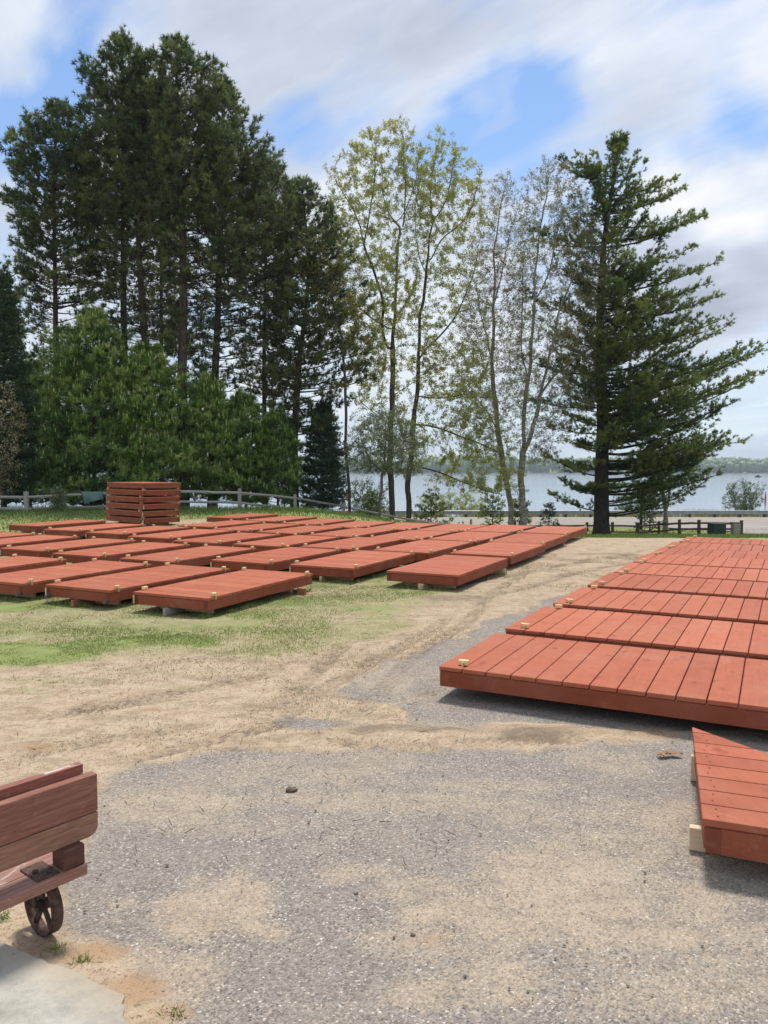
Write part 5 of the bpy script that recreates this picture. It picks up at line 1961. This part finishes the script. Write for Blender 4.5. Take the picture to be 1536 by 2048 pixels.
broadleaf('flowering_tree', 'small thin-trunked tree with whitish blossom in front of the fence',
          [[(759, 1052), (761, 1000), (763, 960), (765, 930)], [(763, 945), (740, 915), (722, 880)], [(764, 940), (790, 905), (810, 880)], [(765, 930), (768, 890), (770, 850)]], 35.0,
          [(822, 755, 790), (845, 715, 820), (870, 695, 845), (900, 685, 855), (925, 690, 855), (950, 710, 850)], .065, (M['bark_young'], M['twig'], M['leaf_cherry']), natt=900, leafn=5, lsize=.062, ldens=1.0, group=GB, df=.8, kill=.35, step=.2, infl=1.6, twl=.28, tip_r=.006, cat='small tree')
broadleaf('bronze_shrub', 'bronze-leaved shrub at the left edge in front of the spruce',
          [[(-5, 1030), (-2, 960), (5, 900)], [(-2, 980), (20, 900), (32, 840)]], 29.8,
          [(770, -10, 30), (820, -40, 52), (880, -50, 58), (940, -50, 45), (990, -40, 30)], .04, (M['bark_oak'], M['twig'], M['leaf_brown']), natt=240, leafn=3, lsize=.07, ldens=.7, group=GB, df=.5, kill=.4, step=.22, infl=1.6, twl=.3, tip_r=.006, cat='shrub')


def shrub(label, cx, Y, env, hue, n=260, stems=7, ls=.085, **kw):
    b = float(terrain((cx - 768) / F * Y, Y))
    byp = 939 + (H - b) / Y * F
    ez = env[0][0]
    st = [[(cx, byp + 2), (cx, (byp + ez) / 2), (cx, ez + 8)]]
    for k in range(stems):
        q = (k - (stems - 1) / 2) / stems
        w = env[len(env) // 2][2] - env[len(env) // 2][1]
        st.append([(cx + q * w * .25, byp), (cx + q * w * .6, (byp + ez) / 2), (cx + q * w * .95, ez + 12)])
    return broadleaf('lakeside_shrub', label, st, Y, env, .035, (M['twig'], M['twig'], hue), natt=n, leafn=4, lsize=ls, ldens=.8, group='shrubs on the shore', df=.8, kill=.45, step=.25, infl=1.8, twl=.3, tip_r=.008, cat='shrub', expn=2.8, **kw)


shrub('round leafy shrub standing behind the guardrail at the right', 1487, 64.5, [(962, 1475, 1498), (975, 1458, 1512), (990, 1445, 1524), (1005, 1442, 1528), (1020, 1450, 1520)], M['leaf_shrub'], 420, 9)
shrub('loose pale green shrub behind the guardrail, right of the large pine trunk', 1262, 64.8, [(985, 1250, 1285), (1000, 1235, 1300), (1012, 1225, 1310), (1024, 1225, 1305)], M['leaf_shrub'], 260, 6)
shrub('low pale green shrub behind the guardrail between the forked trees', 900, 65, [(985, 880, 930), (1000, 850, 960), (1015, 840, 985), (1025, 850, 985)], M['leaf_oak'], 260, 7)
shrub('green shrub growing on the slope behind the thin flowering tree', 735, 47, [(960, 715, 750), (985, 690, 775), (1010, 690, 790), (1030, 700, 780)], M['leaf_shrub'], 220, 6)
broadleaf('climbing_weed', 'thin leafy weed climbing the grey fence left of the tarp',
          [[(117, 1038), (115, 1010), (118, 985), (112, 978)], [(116, 1025), (128, 1012)]], 29.9, [(976, 105, 122), (995, 102, 130), (1015, 102, 135), (1032, 105, 142)], .02, (M['twig'], M['twig'], M['leaf_shrub']), natt=90, leafn=3, lsize=.07, ldens=.9, group='weeds', df=.3, kill=.14, step=.08, infl=.8, twl=.14, tip_r=.004, cat='weed')


# ------------------------------------------------------------------ grass, litter
def blades(name, n, region, hfun, mat, wid, seed, mask_pow=1.0, thresh=.25, label=None, use='grass'):
    r = np.random.default_rng(seed)
    x0, x1, y0, y1 = region
    X, Y = [], []
    tot = 0
    while tot < n:
        x = r.uniform(x0, x1, n)
        y = r.uniform(y0, y1, n)
        inview = np.abs(x) < y * .58 + 1.0
        x, y = x[inview], y[inview]
        asp, sand, mud, red, g = ground_masks(x, y)
        if use == 'grass':
            pr = np.clip((g - thresh) / (1 - thresh), 0, 1) ** mask_pow * (1 - asp)
        else:
            pr = (1 - asp) * np.clip(1.1 - g, .2, 1) * (1 - mud) * sstep(.38, .62, fbm(x * 1.6, y * 1.6, 77))
        k = r.random(len(x)) < pr
        X.append(x[k])
        Y.append(y[k])
        tot += k.sum()
    x = np.concatenate(X)[:n]
    y = np.concatenate(Y)[:n]
    z = terrain(x, y) + .002
    h = hfun(x, y) * r.uniform(.5, 1.2, n) * (.45 + 1.3 * fbm(x * 1.7, y * 1.7, 83) ** 1.3)
    a = r.uniform(0, 2 * pi, n)
    lean = r.normal(0, .35, (n, 2)) * h[:, None]
    w = wid * (0.7 + .6 * r.random(n))
    p = np.stack([x, y, z], 1)
    s = np.stack([np.cos(a), np.sin(a), np.zeros(n)], 1) * w[:, None] / 2
    t = p + np.concatenate([lean, h[:, None]], 1)
    V = np.stack([p - s, p + s, t], 1).reshape(-1, 3)
    rr = np.repeat(np.clip(r.normal(.5, .22, n), 0, 1), 3)
    o = np_mesh(name, V, np.arange(len(V)).reshape(-1, 3), mat, rnd=rr)
    tag(o, label, None, None, 'stuff')
    return o


blades('lawn_grass', 120000, (-9, 3.2, 6.0, 13), lambda x, y: np.full(len(x), .013), M['grass'], .007, 3, 1.5, .16, 'short green grass in patches between the sand and the docks')
blades('dry_grass', 42000, (-9, 5, 4.0, 15), lambda x, y: np.full(len(x), .016), M['grass_dry'], .006, 4, 1, .2, 'sparse dry grass stubble on the sandy yard', use='dry')
blades('bank_grass', 70000, (-22, 24, 18.5, 48), lambda x, y: .10 + .16 * sstep(26, 31, y) * (x < 2) + .02 * sstep(40, 45, y), M['grass_bank'], .03, 5, .8, .3, 'long grass along the fences and on the bank')


def edge_grass():
    r = np.random.default_rng(31)
    pts = []
    for k, c, a, rname, rk in runner_specs:
        if rname not in ('front row', 'second row'):
            continue
        n = 900 if rname == 'front row' else 500
        ua, va = np.array([cos(a), sin(a)]), np.array([-sin(a), cos(a)])
        e = r.integers(0, 2, n)
        s = r.uniform(-1, 1, n)
        o_ = np.abs(r.normal(0, .035, n)) + .0
        lo = np.where(e == 0, s * LL / 2, -(LL / 2 + o_ - .03))
        wo = np.where(e == 0, -(LW / 2 + o_ - .03), s * LW / 2)
        p = c[None] + ua[None] * lo[:, None] + va[None] * wo[:, None]
        keep = fbm(p[:, 0] * 2.5, p[:, 1] * 2.5, 35) > .47
        pts.append(p[keep])
    p = np.concatenate(pts)
    n = len(p)
    z = terrain(p[:, 0], p[:, 1])
    h = r.uniform(.025, .075, n)
    a = r.uniform(0, 2 * pi, n)
    b = np.stack([p[:, 0], p[:, 1], z + .004], 1)
    s = np.stack([np.cos(a), np.sin(a), np.zeros(n)], 1) * .004
    t = b + np.stack([r.normal(0, .02, n), r.normal(0, .02, n), h], 1)
    V = np.stack([b - s, b + s, t], 1).reshape(-1, 3)
    tag(np_mesh('edge_grass', V, np.arange(len(V)).reshape(-1, 3), M['grass'], rnd=np.repeat(r.random(n), 3)), 'longer grass left standing against the dock sections', None, None, 'stuff')


edge_grass()


def shore_weeds():
    r = np.random.default_rng(9)
    n = 16000
    x = r.uniform(-45, 48, n)
    y = r.uniform(61.5, 65.5, n)
    k = fbm(x * .35, y * .35, 91) > (.40 - .10 * (x > 9))
    x, y = x[k], y[k]
    n = len(x)
    z = terrain(x, y)
    h = (.25 + .55 * fbm(x * .7, y * .5, 93)) * r.uniform(.6, 1.2, n) + np.clip(-2.3 - z, 0, 1.2)
    a = r.uniform(0, 2 * pi, n)
    p = np.stack([x, y, z], 1)
    s = np.stack([np.cos(a), np.sin(a), np.zeros(n)], 1) * .035
    t = p + np.stack([r.normal(0, .12, n), r.normal(0, .12, n), h], 1)
    V = np.stack([p - s, p + s, t], 1).reshape(-1, 3)
    tag(np_mesh('shore_weeds', V, np.arange(len(V)).reshape(-1, 3), M['grass_dry'], rnd=np.repeat(r.random(n), 3)), 'weeds growing behind the guardrail', None, None, 'stuff')


shore_weeds()


def scatter_stones():
    r = np.random.default_rng(12)
    V, Fc = [], []
    bm = bmesh.new()
    bmesh.ops.create_icosphere(bm, subdivisions=1, radius=1)
    bv = np.array([v.co for v in bm.verts])
    bf = np.array([[v.index for v in f.verts] for f in bm.faces])
    bm.free()
    n = 1700
    y = 2.0 + r.random(n) ** 1.5 * 7
    x = r.uniform(-1, 1, n) * (y * .56 + .4)
    s = r.lognormal(math.log(.0030), .45, n)
    s = np.clip(s, .0018, .011)
    for i in range(n):
        q = bv * (s[i] * r.uniform(.7, 1.2, (1, 3))) * (1 + r.uniform(-.2, .2, (len(bv), 1)))
        q[:, 2] *= .7
        a = r.uniform(0, 6.28)
        q = np.stack([q[:, 0] * cos(a) - q[:, 1] * sin(a), q[:, 0] * sin(a) + q[:, 1] * cos(a), q[:, 2]], 1)
        V.append(q + np.array([x[i], y[i], s[i] * .3 + .003]))
        Fc.append(bf + i * len(bv))
    tag(np_mesh('gravel', np.concatenate(V), np.concatenate(Fc), M['stone'], smooth=False), 'small loose pebbles strewn on the asphalt and sand', None, None, 'stuff')
    # thin dry twigs
    n = 420
    y = 3.0 + r.random(n) * 8
    x = r.uniform(-1, .25, n) * (y * .52)
    a = r.uniform(0, pi, n)
    L_ = r.uniform(.015, .06, n)
    p = np.stack([x, y, np.full(n, .012)], 1)
    q = p + np.stack([np.cos(a) * L_, np.sin(a) * L_, r.uniform(-.002, .012, n)], 1)
    Vv, Fv = sticks(p, q, .0022, .0014)
    tag(np_mesh('twig_litter', Vv, Fv, M['stick']), 'short dry twigs lying on the sand', None, None, 'stuff')


scatter_stones()


def clod(px, py, s, label, mat, name='dirt_clod', cat='clod'):
    c = G(px, py)
    bm = bmesh.new()
    bmesh.ops.create_icosphere(bm, subdivisions=3, radius=1)
    for v in bm.verts:
        f = 1 + .5 * (float(fbm(np.array(v.co.x * 2 + px), np.array(v.co.y * 2 + v.co.z * 1.7), 4)) - .5) * 2
        v.co = (v.co.x * s * f * 1.3, v.co.y * s * f, max(v.co.z * s * f * .6, -.01))
    me = bpy.data.meshes.new(name)
    bm.to_mesh(me)
    bm.free()
    me.materials.append(mat)
    o = link(name, me)
    o.location = (c[0], c[1], s * .25)
    tag(o, label, cat)


clod(583, 1581, .022, 'dark dirt clod on the asphalt in the middle of the view', M['clod'])
clod(188, 1632, .014, 'small dark stone on the asphalt just right of the cart', M['stone'], 'small_stone', 'stone')
clod(712, 1786, .007, 'dark pebble on a sandy patch of the near asphalt', M['stone'], 'small_stone', 'stone')
clod(826, 1870, .007, 'dark dirt crumb on the sandy streak of the near asphalt', M['clod'])


def dry_leaf():
    c = G(1338, 1514)
    V, Fq = [], []
    for (dx, dy, L_, W_, a) in ((-.035, 0, .08, .055, .3), (.035, .01, .09, .05, -.2), (.0, .012, .05, .03, 1.2)):
        n0 = len(V)
        nn = 8
        for i in range(nn + 1):
            t = i / nn
            w = W_ * max(0.02, sin(pi * t)) ** .7 * (1 + .35 * sin(t * 23 + a * 9))
            for s_ in (-1, 0, 1):
                x = (t - .5) * L_
                y = s_ * w / 2
                V.append((c[0] + dx + x * cos(a) - y * sin(a), c[1] + dy + x * sin(a) + y * cos(a), .012 + .008 * abs(s_) + .005 * sin(t * 9)))
        for i in range(nn):
            for j in range(2):
                k = n0 + i * 3 + j
                Fq.append((k, k + 3, k + 4, k + 1))
    o = np_mesh('dry_leaf', V, Fq, M['leafdry'], smooth=True)
    tag(o, 'curled brown dry leaf on the asphalt beside the tapering dock', 'leaf')


dry_leaf()


def weeds():
    for px, py, s, lab in ((160, 1928, .05, 'small grass tuft in the sand at the edge of the concrete'), (110, 1905, .05, 'green sprigs growing in the sand below the cart wheel'), (345, 2030, .045, 'small grass tuft in the sand near the bottom edge'),
                           (8, 1842, .05, 'green weed at the left edge beside the cart wheel'), (628, 1310, .03, 'tiny green weed on the sandy yard')):
        c = G(px, py)
        n = 26
        p = np.stack([c[0] + rng.normal(0, .018, n), c[1] + rng.normal(0, .014, n), np.full(n, .008)], 1)
        d = np.stack([rng.normal(0, .6, n), rng.normal(0, .6, n), np.full(n, .7)], 1)
        s_ = norm(np.cross(d, rng.normal(size=(n, 3)))) * .0022
        t = p + norm(d) * (s * rng.uniform(.4, 1.1, n))[:, None]
        V = np.stack([p - s_, p + s_, t], 1).reshape(-1, 3)
        tag(np_mesh('grass_tuft', V, np.arange(len(V)).reshape(-1, 3), M['grass'], rnd=np.repeat(rng.uniform(.0, .5, n), 3)), lab, 'weed', 'small weeds')


weeds()


# ------------------------------------------------------------------ far shore
def far_forest():
    r = np.random.default_rng(21)
    bm = bmesh.new()
    bmesh.ops.create_icosphere(bm, subdivisions=2, radius=1)
    bv = np.array([v.co for v in bm.verts])
    bf = np.array([[v.index for v in f.verts] for f in bm.faces])
    bm.free()
    V, Fc, Rr = [], [], []
    n = 4200
    x = r.uniform(-1050, 1050, n)
    y = 1503 + r.random(n) ** 1.6 * 200
    z = np.maximum(terrain(x, y), WATER)
    prof = 10 + 9 * fbm(x / 130, y * 0, 5) + 5 * fbm(x / 30, y * 0, 6) + 5 * (x < 260) * sstep(80, 260, x)
    for i in range(n):
        con = r.random() < .45
        h = prof[i] * r.uniform(.7, 1.15)
        wdt = h * (.20 if con else .33) * r.uniform(.8, 1.3)
        q = bv.copy()
        q *= 1 + .28 * (vnoise(q[:, 0] * 2.5 + i, q[:, 2] * 2.5 + q[:, 1] * 3 + i * 3.3, 3)[:, None] - .5) * 2
        tz_ = (q[:, 2] + 1) / 2
        if con:
            f = np.clip(1.25 - tz_ * 1.15, .06, 1)
            q[:, 0] *= f
            q[:, 1] *= f
        V.append(np.stack([x[i] + q[:, 0] * wdt, y[i] + q[:, 1] * wdt, z[i] + tz_ * h * 1.05 - .6], 1))
        Fc.append(bf + i * len(bv))
        tone = np.clip(r.normal(.30 if con else .62, .18), 0, 1)
        Rr.append(np.clip(tone + r.normal(0, .12, len(bv)), 0, 1))
    o = np_mesh('far_forest', np.concatenate(V), np.concatenate(Fc), M['forest'], rnd=np.concatenate(Rr), smooth=False)
    tag(o, 'wooded far shore of the lake', None, None, 'stuff')


far_forest()

# air
hz = MB()
hz.box(-5500, 5500, -50, 5500, -12, 60)
ho = hz.build('haze', M['white'])
hm = bpy.data.materials.new('haze_air')
hm.use_nodes = True
hnt = hm.node_tree
hnt.nodes.clear()
hv = N(hnt, 'ShaderNodeVolumePrincipled')
hv.inputs['Density'].default_value = .00022
hv.inputs['Color'].default_value = (.80, .90, 1.0, 1)
hv.inputs['Anisotropy'].default_value = 0.0
hout = N(hnt, 'ShaderNodeOutputMaterial')
hnt.links.new(hv.outputs[0], hout.inputs['Volume'])
ho.data.materials.clear()
ho.data.materials.append(hm)
tag(ho, kind='stuff')

# ------------------------------------------------------------------ sky and sun
SUN_EL, SUN_AZ = 66.0, 15.0      # azimuth measured clockwise from +Y


def build_sky():
    w = bpy.data.worlds.new('World')
    sc.world = w
    w.use_nodes = True
    nt = w.node_tree
    nt.nodes.clear()
    sky = N(nt, 'ShaderNodeTexSky', sky_type='NISHITA')
    sky.sun_disc = False
    sky.sun_elevation = R(SUN_EL)
    sky.sun_rotation = R(SUN_AZ)
    sky.altitude = 300
    sky.air_density = 1.0
    sky.dust_density = 0.0
    sky.ozone_density = 3.5
    co = N(nt, 'ShaderNodeTexCoord').outputs['Generated']
    sep = N(nt, 'ShaderNodeSeparateXYZ')
    nt.links.new(co, sep.inputs[0])
    zc = math_n(nt, 'MAXIMUM', sep.outputs[2], 0.0)
    den = math_n(nt, 'ADD', zc, 0.22)
    cmb = N(nt, 'ShaderNodeCombineXYZ')
    nt.links.new(math_n(nt, 'DIVIDE', sep.outputs[0], den), cmb.inputs[0])
    nt.links.new(math_n(nt, 'DIVIDE', sep.outputs[1], den), cmb.inputs[1])
    v = cmb.outputs[0]
    vr_ = mapping(nt, v, rot=(0, 0, R(48)))
    vst = mapping(nt, vr_, (.55, 1.5, 1), (3.1, 1.7, 0))
    base = noise(nt, vst, 1.5, 9, .58, .3)
    wisp = noise(nt, mapping(nt, vr_, (.5, 1.9, 1), (1.3, 5.1, 0)), 4.2, 7, .62, .5)
    cov = math_n(nt, 'MULTIPLY_ADD', base, 1.35, -0.05)
    cov = math_n(nt, 'ADD', cov, math_n(nt, 'MULTIPLY', math_n(nt, 'SUBTRACT', wisp, .5), .62))

    wn = N(nt, 'ShaderNodeTexNoise')
    wn.inputs['Scale'].default_value = 4.0
    wn.inputs['Detail'].default_value = 4
    wn.inputs['Roughness'].default_value = .5
    nt.links.new(co, wn.inputs['Vector'])
    wv = N(nt, 'ShaderNodeVectorMath', operation='MULTIPLY_ADD')
    nt.links.new(wn.outputs['Color'], wv.inputs[0])
    wv.inputs[1].default_value = (.34, .34, .34)
    wv.inputs[2].default_value = (-.17, -.17, -.17)
    wa = N(nt, 'ShaderNodeVectorMath', operation='ADD')
    nt.links.new(wv.outputs[0], wa.inputs[0])
    nt.links.new(co, wa.inputs[1])
    wnn = N(nt, 'ShaderNodeVectorMath', operation='NORMALIZE')
    nt.links.new(wa.outputs[0], wnn.inputs[0])
    cow = wnn.outputs[0]

    def lobe(px, py, rad, amt):
        d = ray(px, py)
        d = d / np.linalg.norm(d)
        dp = N(nt, 'ShaderNodeVectorMath', operation='DOT_PRODUCT')
        nt.links.new(cow, dp.inputs[0])
        dp.inputs[1].default_value = tuple(d)
        c1 = cos(R(rad))
        t = math_n(nt, 'MULTIPLY', math_n(nt, 'SUBTRACT', dp.outputs['Value'], c1), 1 / (1 - c1), clamp=True)
        return math_n(nt, 'MULTIPLY', math_n(nt, 'MULTIPLY', t, t), amt)
    for a in [(30, 190, 5.5, -.46), (70, 220, 4, -.3), (120, 40, 5.0, -.34), (300, 20, 7, -.12), (760, 210, 6, -.12), (1050, 230, 12, -.12), (0, 230, 4, -.2), (640, 345, 4.5, -.42), (610, 250, 3, -.15), (900, 215, 3.5, -.25), (1010, 290, 5.5, -.28), (900, 300, 4, -.18), (1180, 260, 6, -.22), (1400, 215, 6, -.25), (1530, 190, 5, -.24),
              (1080, 210, 3, -.2), (240, 5, 4, -.15), (560, 100, 7, .25), (1250, 60, 10, .22), (1480, 420, 7, .40), (1330, 420, 5, .2), (860, 120, 6, .25), (280, 280, 8, .15), (1420, 620, 8, .25), (800, 650, 14, .2), (1480, 850, 7, .0), (100, 420, 7, .2), (1150, 90, 6, .15)]:
        cov = math_n(nt, 'ADD', cov, lobe(*a))
    cmask = ramp(nt, cov, [(0.24, (.04, .04, .04)), (0.40, (.38, .38, .38)), (0.54, (.72, .72, .72)), (0.72, (1, 1, 1))])
    shade = noise(nt, mapping(nt, vr_, (.7, 1.5, 1), (7.7, 2.2, 0)), 1.6, 9, .6, .25)
    sh = shade
    for a in [(1400, 640, 7, -.16), (1490, 590, 6, -.10), (1250, 150, 8, -.08), (800, 60, 8, -.05), (1490, 440, 6, .30), (1350, 370, 4, .12), (740, 250, 8, .08), (350, 200, 8, .05), (560, 90, 8, -.06), (800, 700, 14, .15), (1150, 120, 6, .05), (1480, 800, 6, .05)]:
        sh = math_n(nt, 'ADD', sh, lobe(*a))
    ccol = ramp(nt, sh, [(0.28, (.46, .51, .62)), (0.46, (.62, .68, .80)), (0.60, (.78, .84, .94)), (0.76, (.99, 1.0, 1.02))])
    # raise to sky radiance
    cs = N(nt, 'ShaderNodeVectorMath', operation='SCALE')
    nt.links.new(ccol, cs.inputs[0])
    cs.inputs['Scale'].default_value = CLOUD
    # sky: slightly richer blue like the gaps in the photo
    mix = mixc(nt, cmask, sky.outputs[0], cs.outputs[0])
    # pale band of humid air near the horizon
    hzm = ramp(nt, sep.outputs[2], [(0.0, (1, 1, 1)), (0.16, (0, 0, 0))])
    hcol = N(nt, 'ShaderNodeVectorMath', operation='SCALE')
    hcol.inputs[0].default_value = (.66, .80, .92)
    hcol.inputs['Scale'].default_value = CLOUD
    mix = mixc(nt, math_n(nt, 'MULTIPLY', hzm, .65), mix, hcol.outputs[0])
    bg = N(nt, 'ShaderNodeBackground')
    bg.inputs['Strength'].default_value = 0.11
    nt.links.new(mix, bg.inputs['Color'])
    out = N(nt, 'ShaderNodeOutputWorld')
    nt.links.new(bg.outputs[0], out.inputs[0])


CLOUD = 5.9
build_sky()
sd = bpy.data.lights.new('sun', 'SUN')
sd.energy = 2.5
sd.angle = R(10)
sd.color = (1.0, .95, .88)
so = bpy.data.objects.new('sun', sd)
COL.objects.link(so)
el, az = R(SUN_EL), R(SUN_AZ)
from mathutils import Vector
sv = Vector((sin(az) * cos(el), cos(az) * cos(el), sin(el)))
so.rotation_euler = sv.to_track_quat('Z', 'Y').to_euler()
so.location = (0, 0, 30)

vs = sc.view_settings
vs.view_transform = 'Standard'
vs.look = 'None'
vs.exposure = 0.67
vs.gamma = 1
sc.cycles.max_bounces = 4
sc.cycles.diffuse_bounces = 3
sc.cycles.glossy_bounces = 2
sc.cycles.transmission_bounces = 3
sc.cycles.volume_bounces = 0
sc.cycles.use_denoising = True
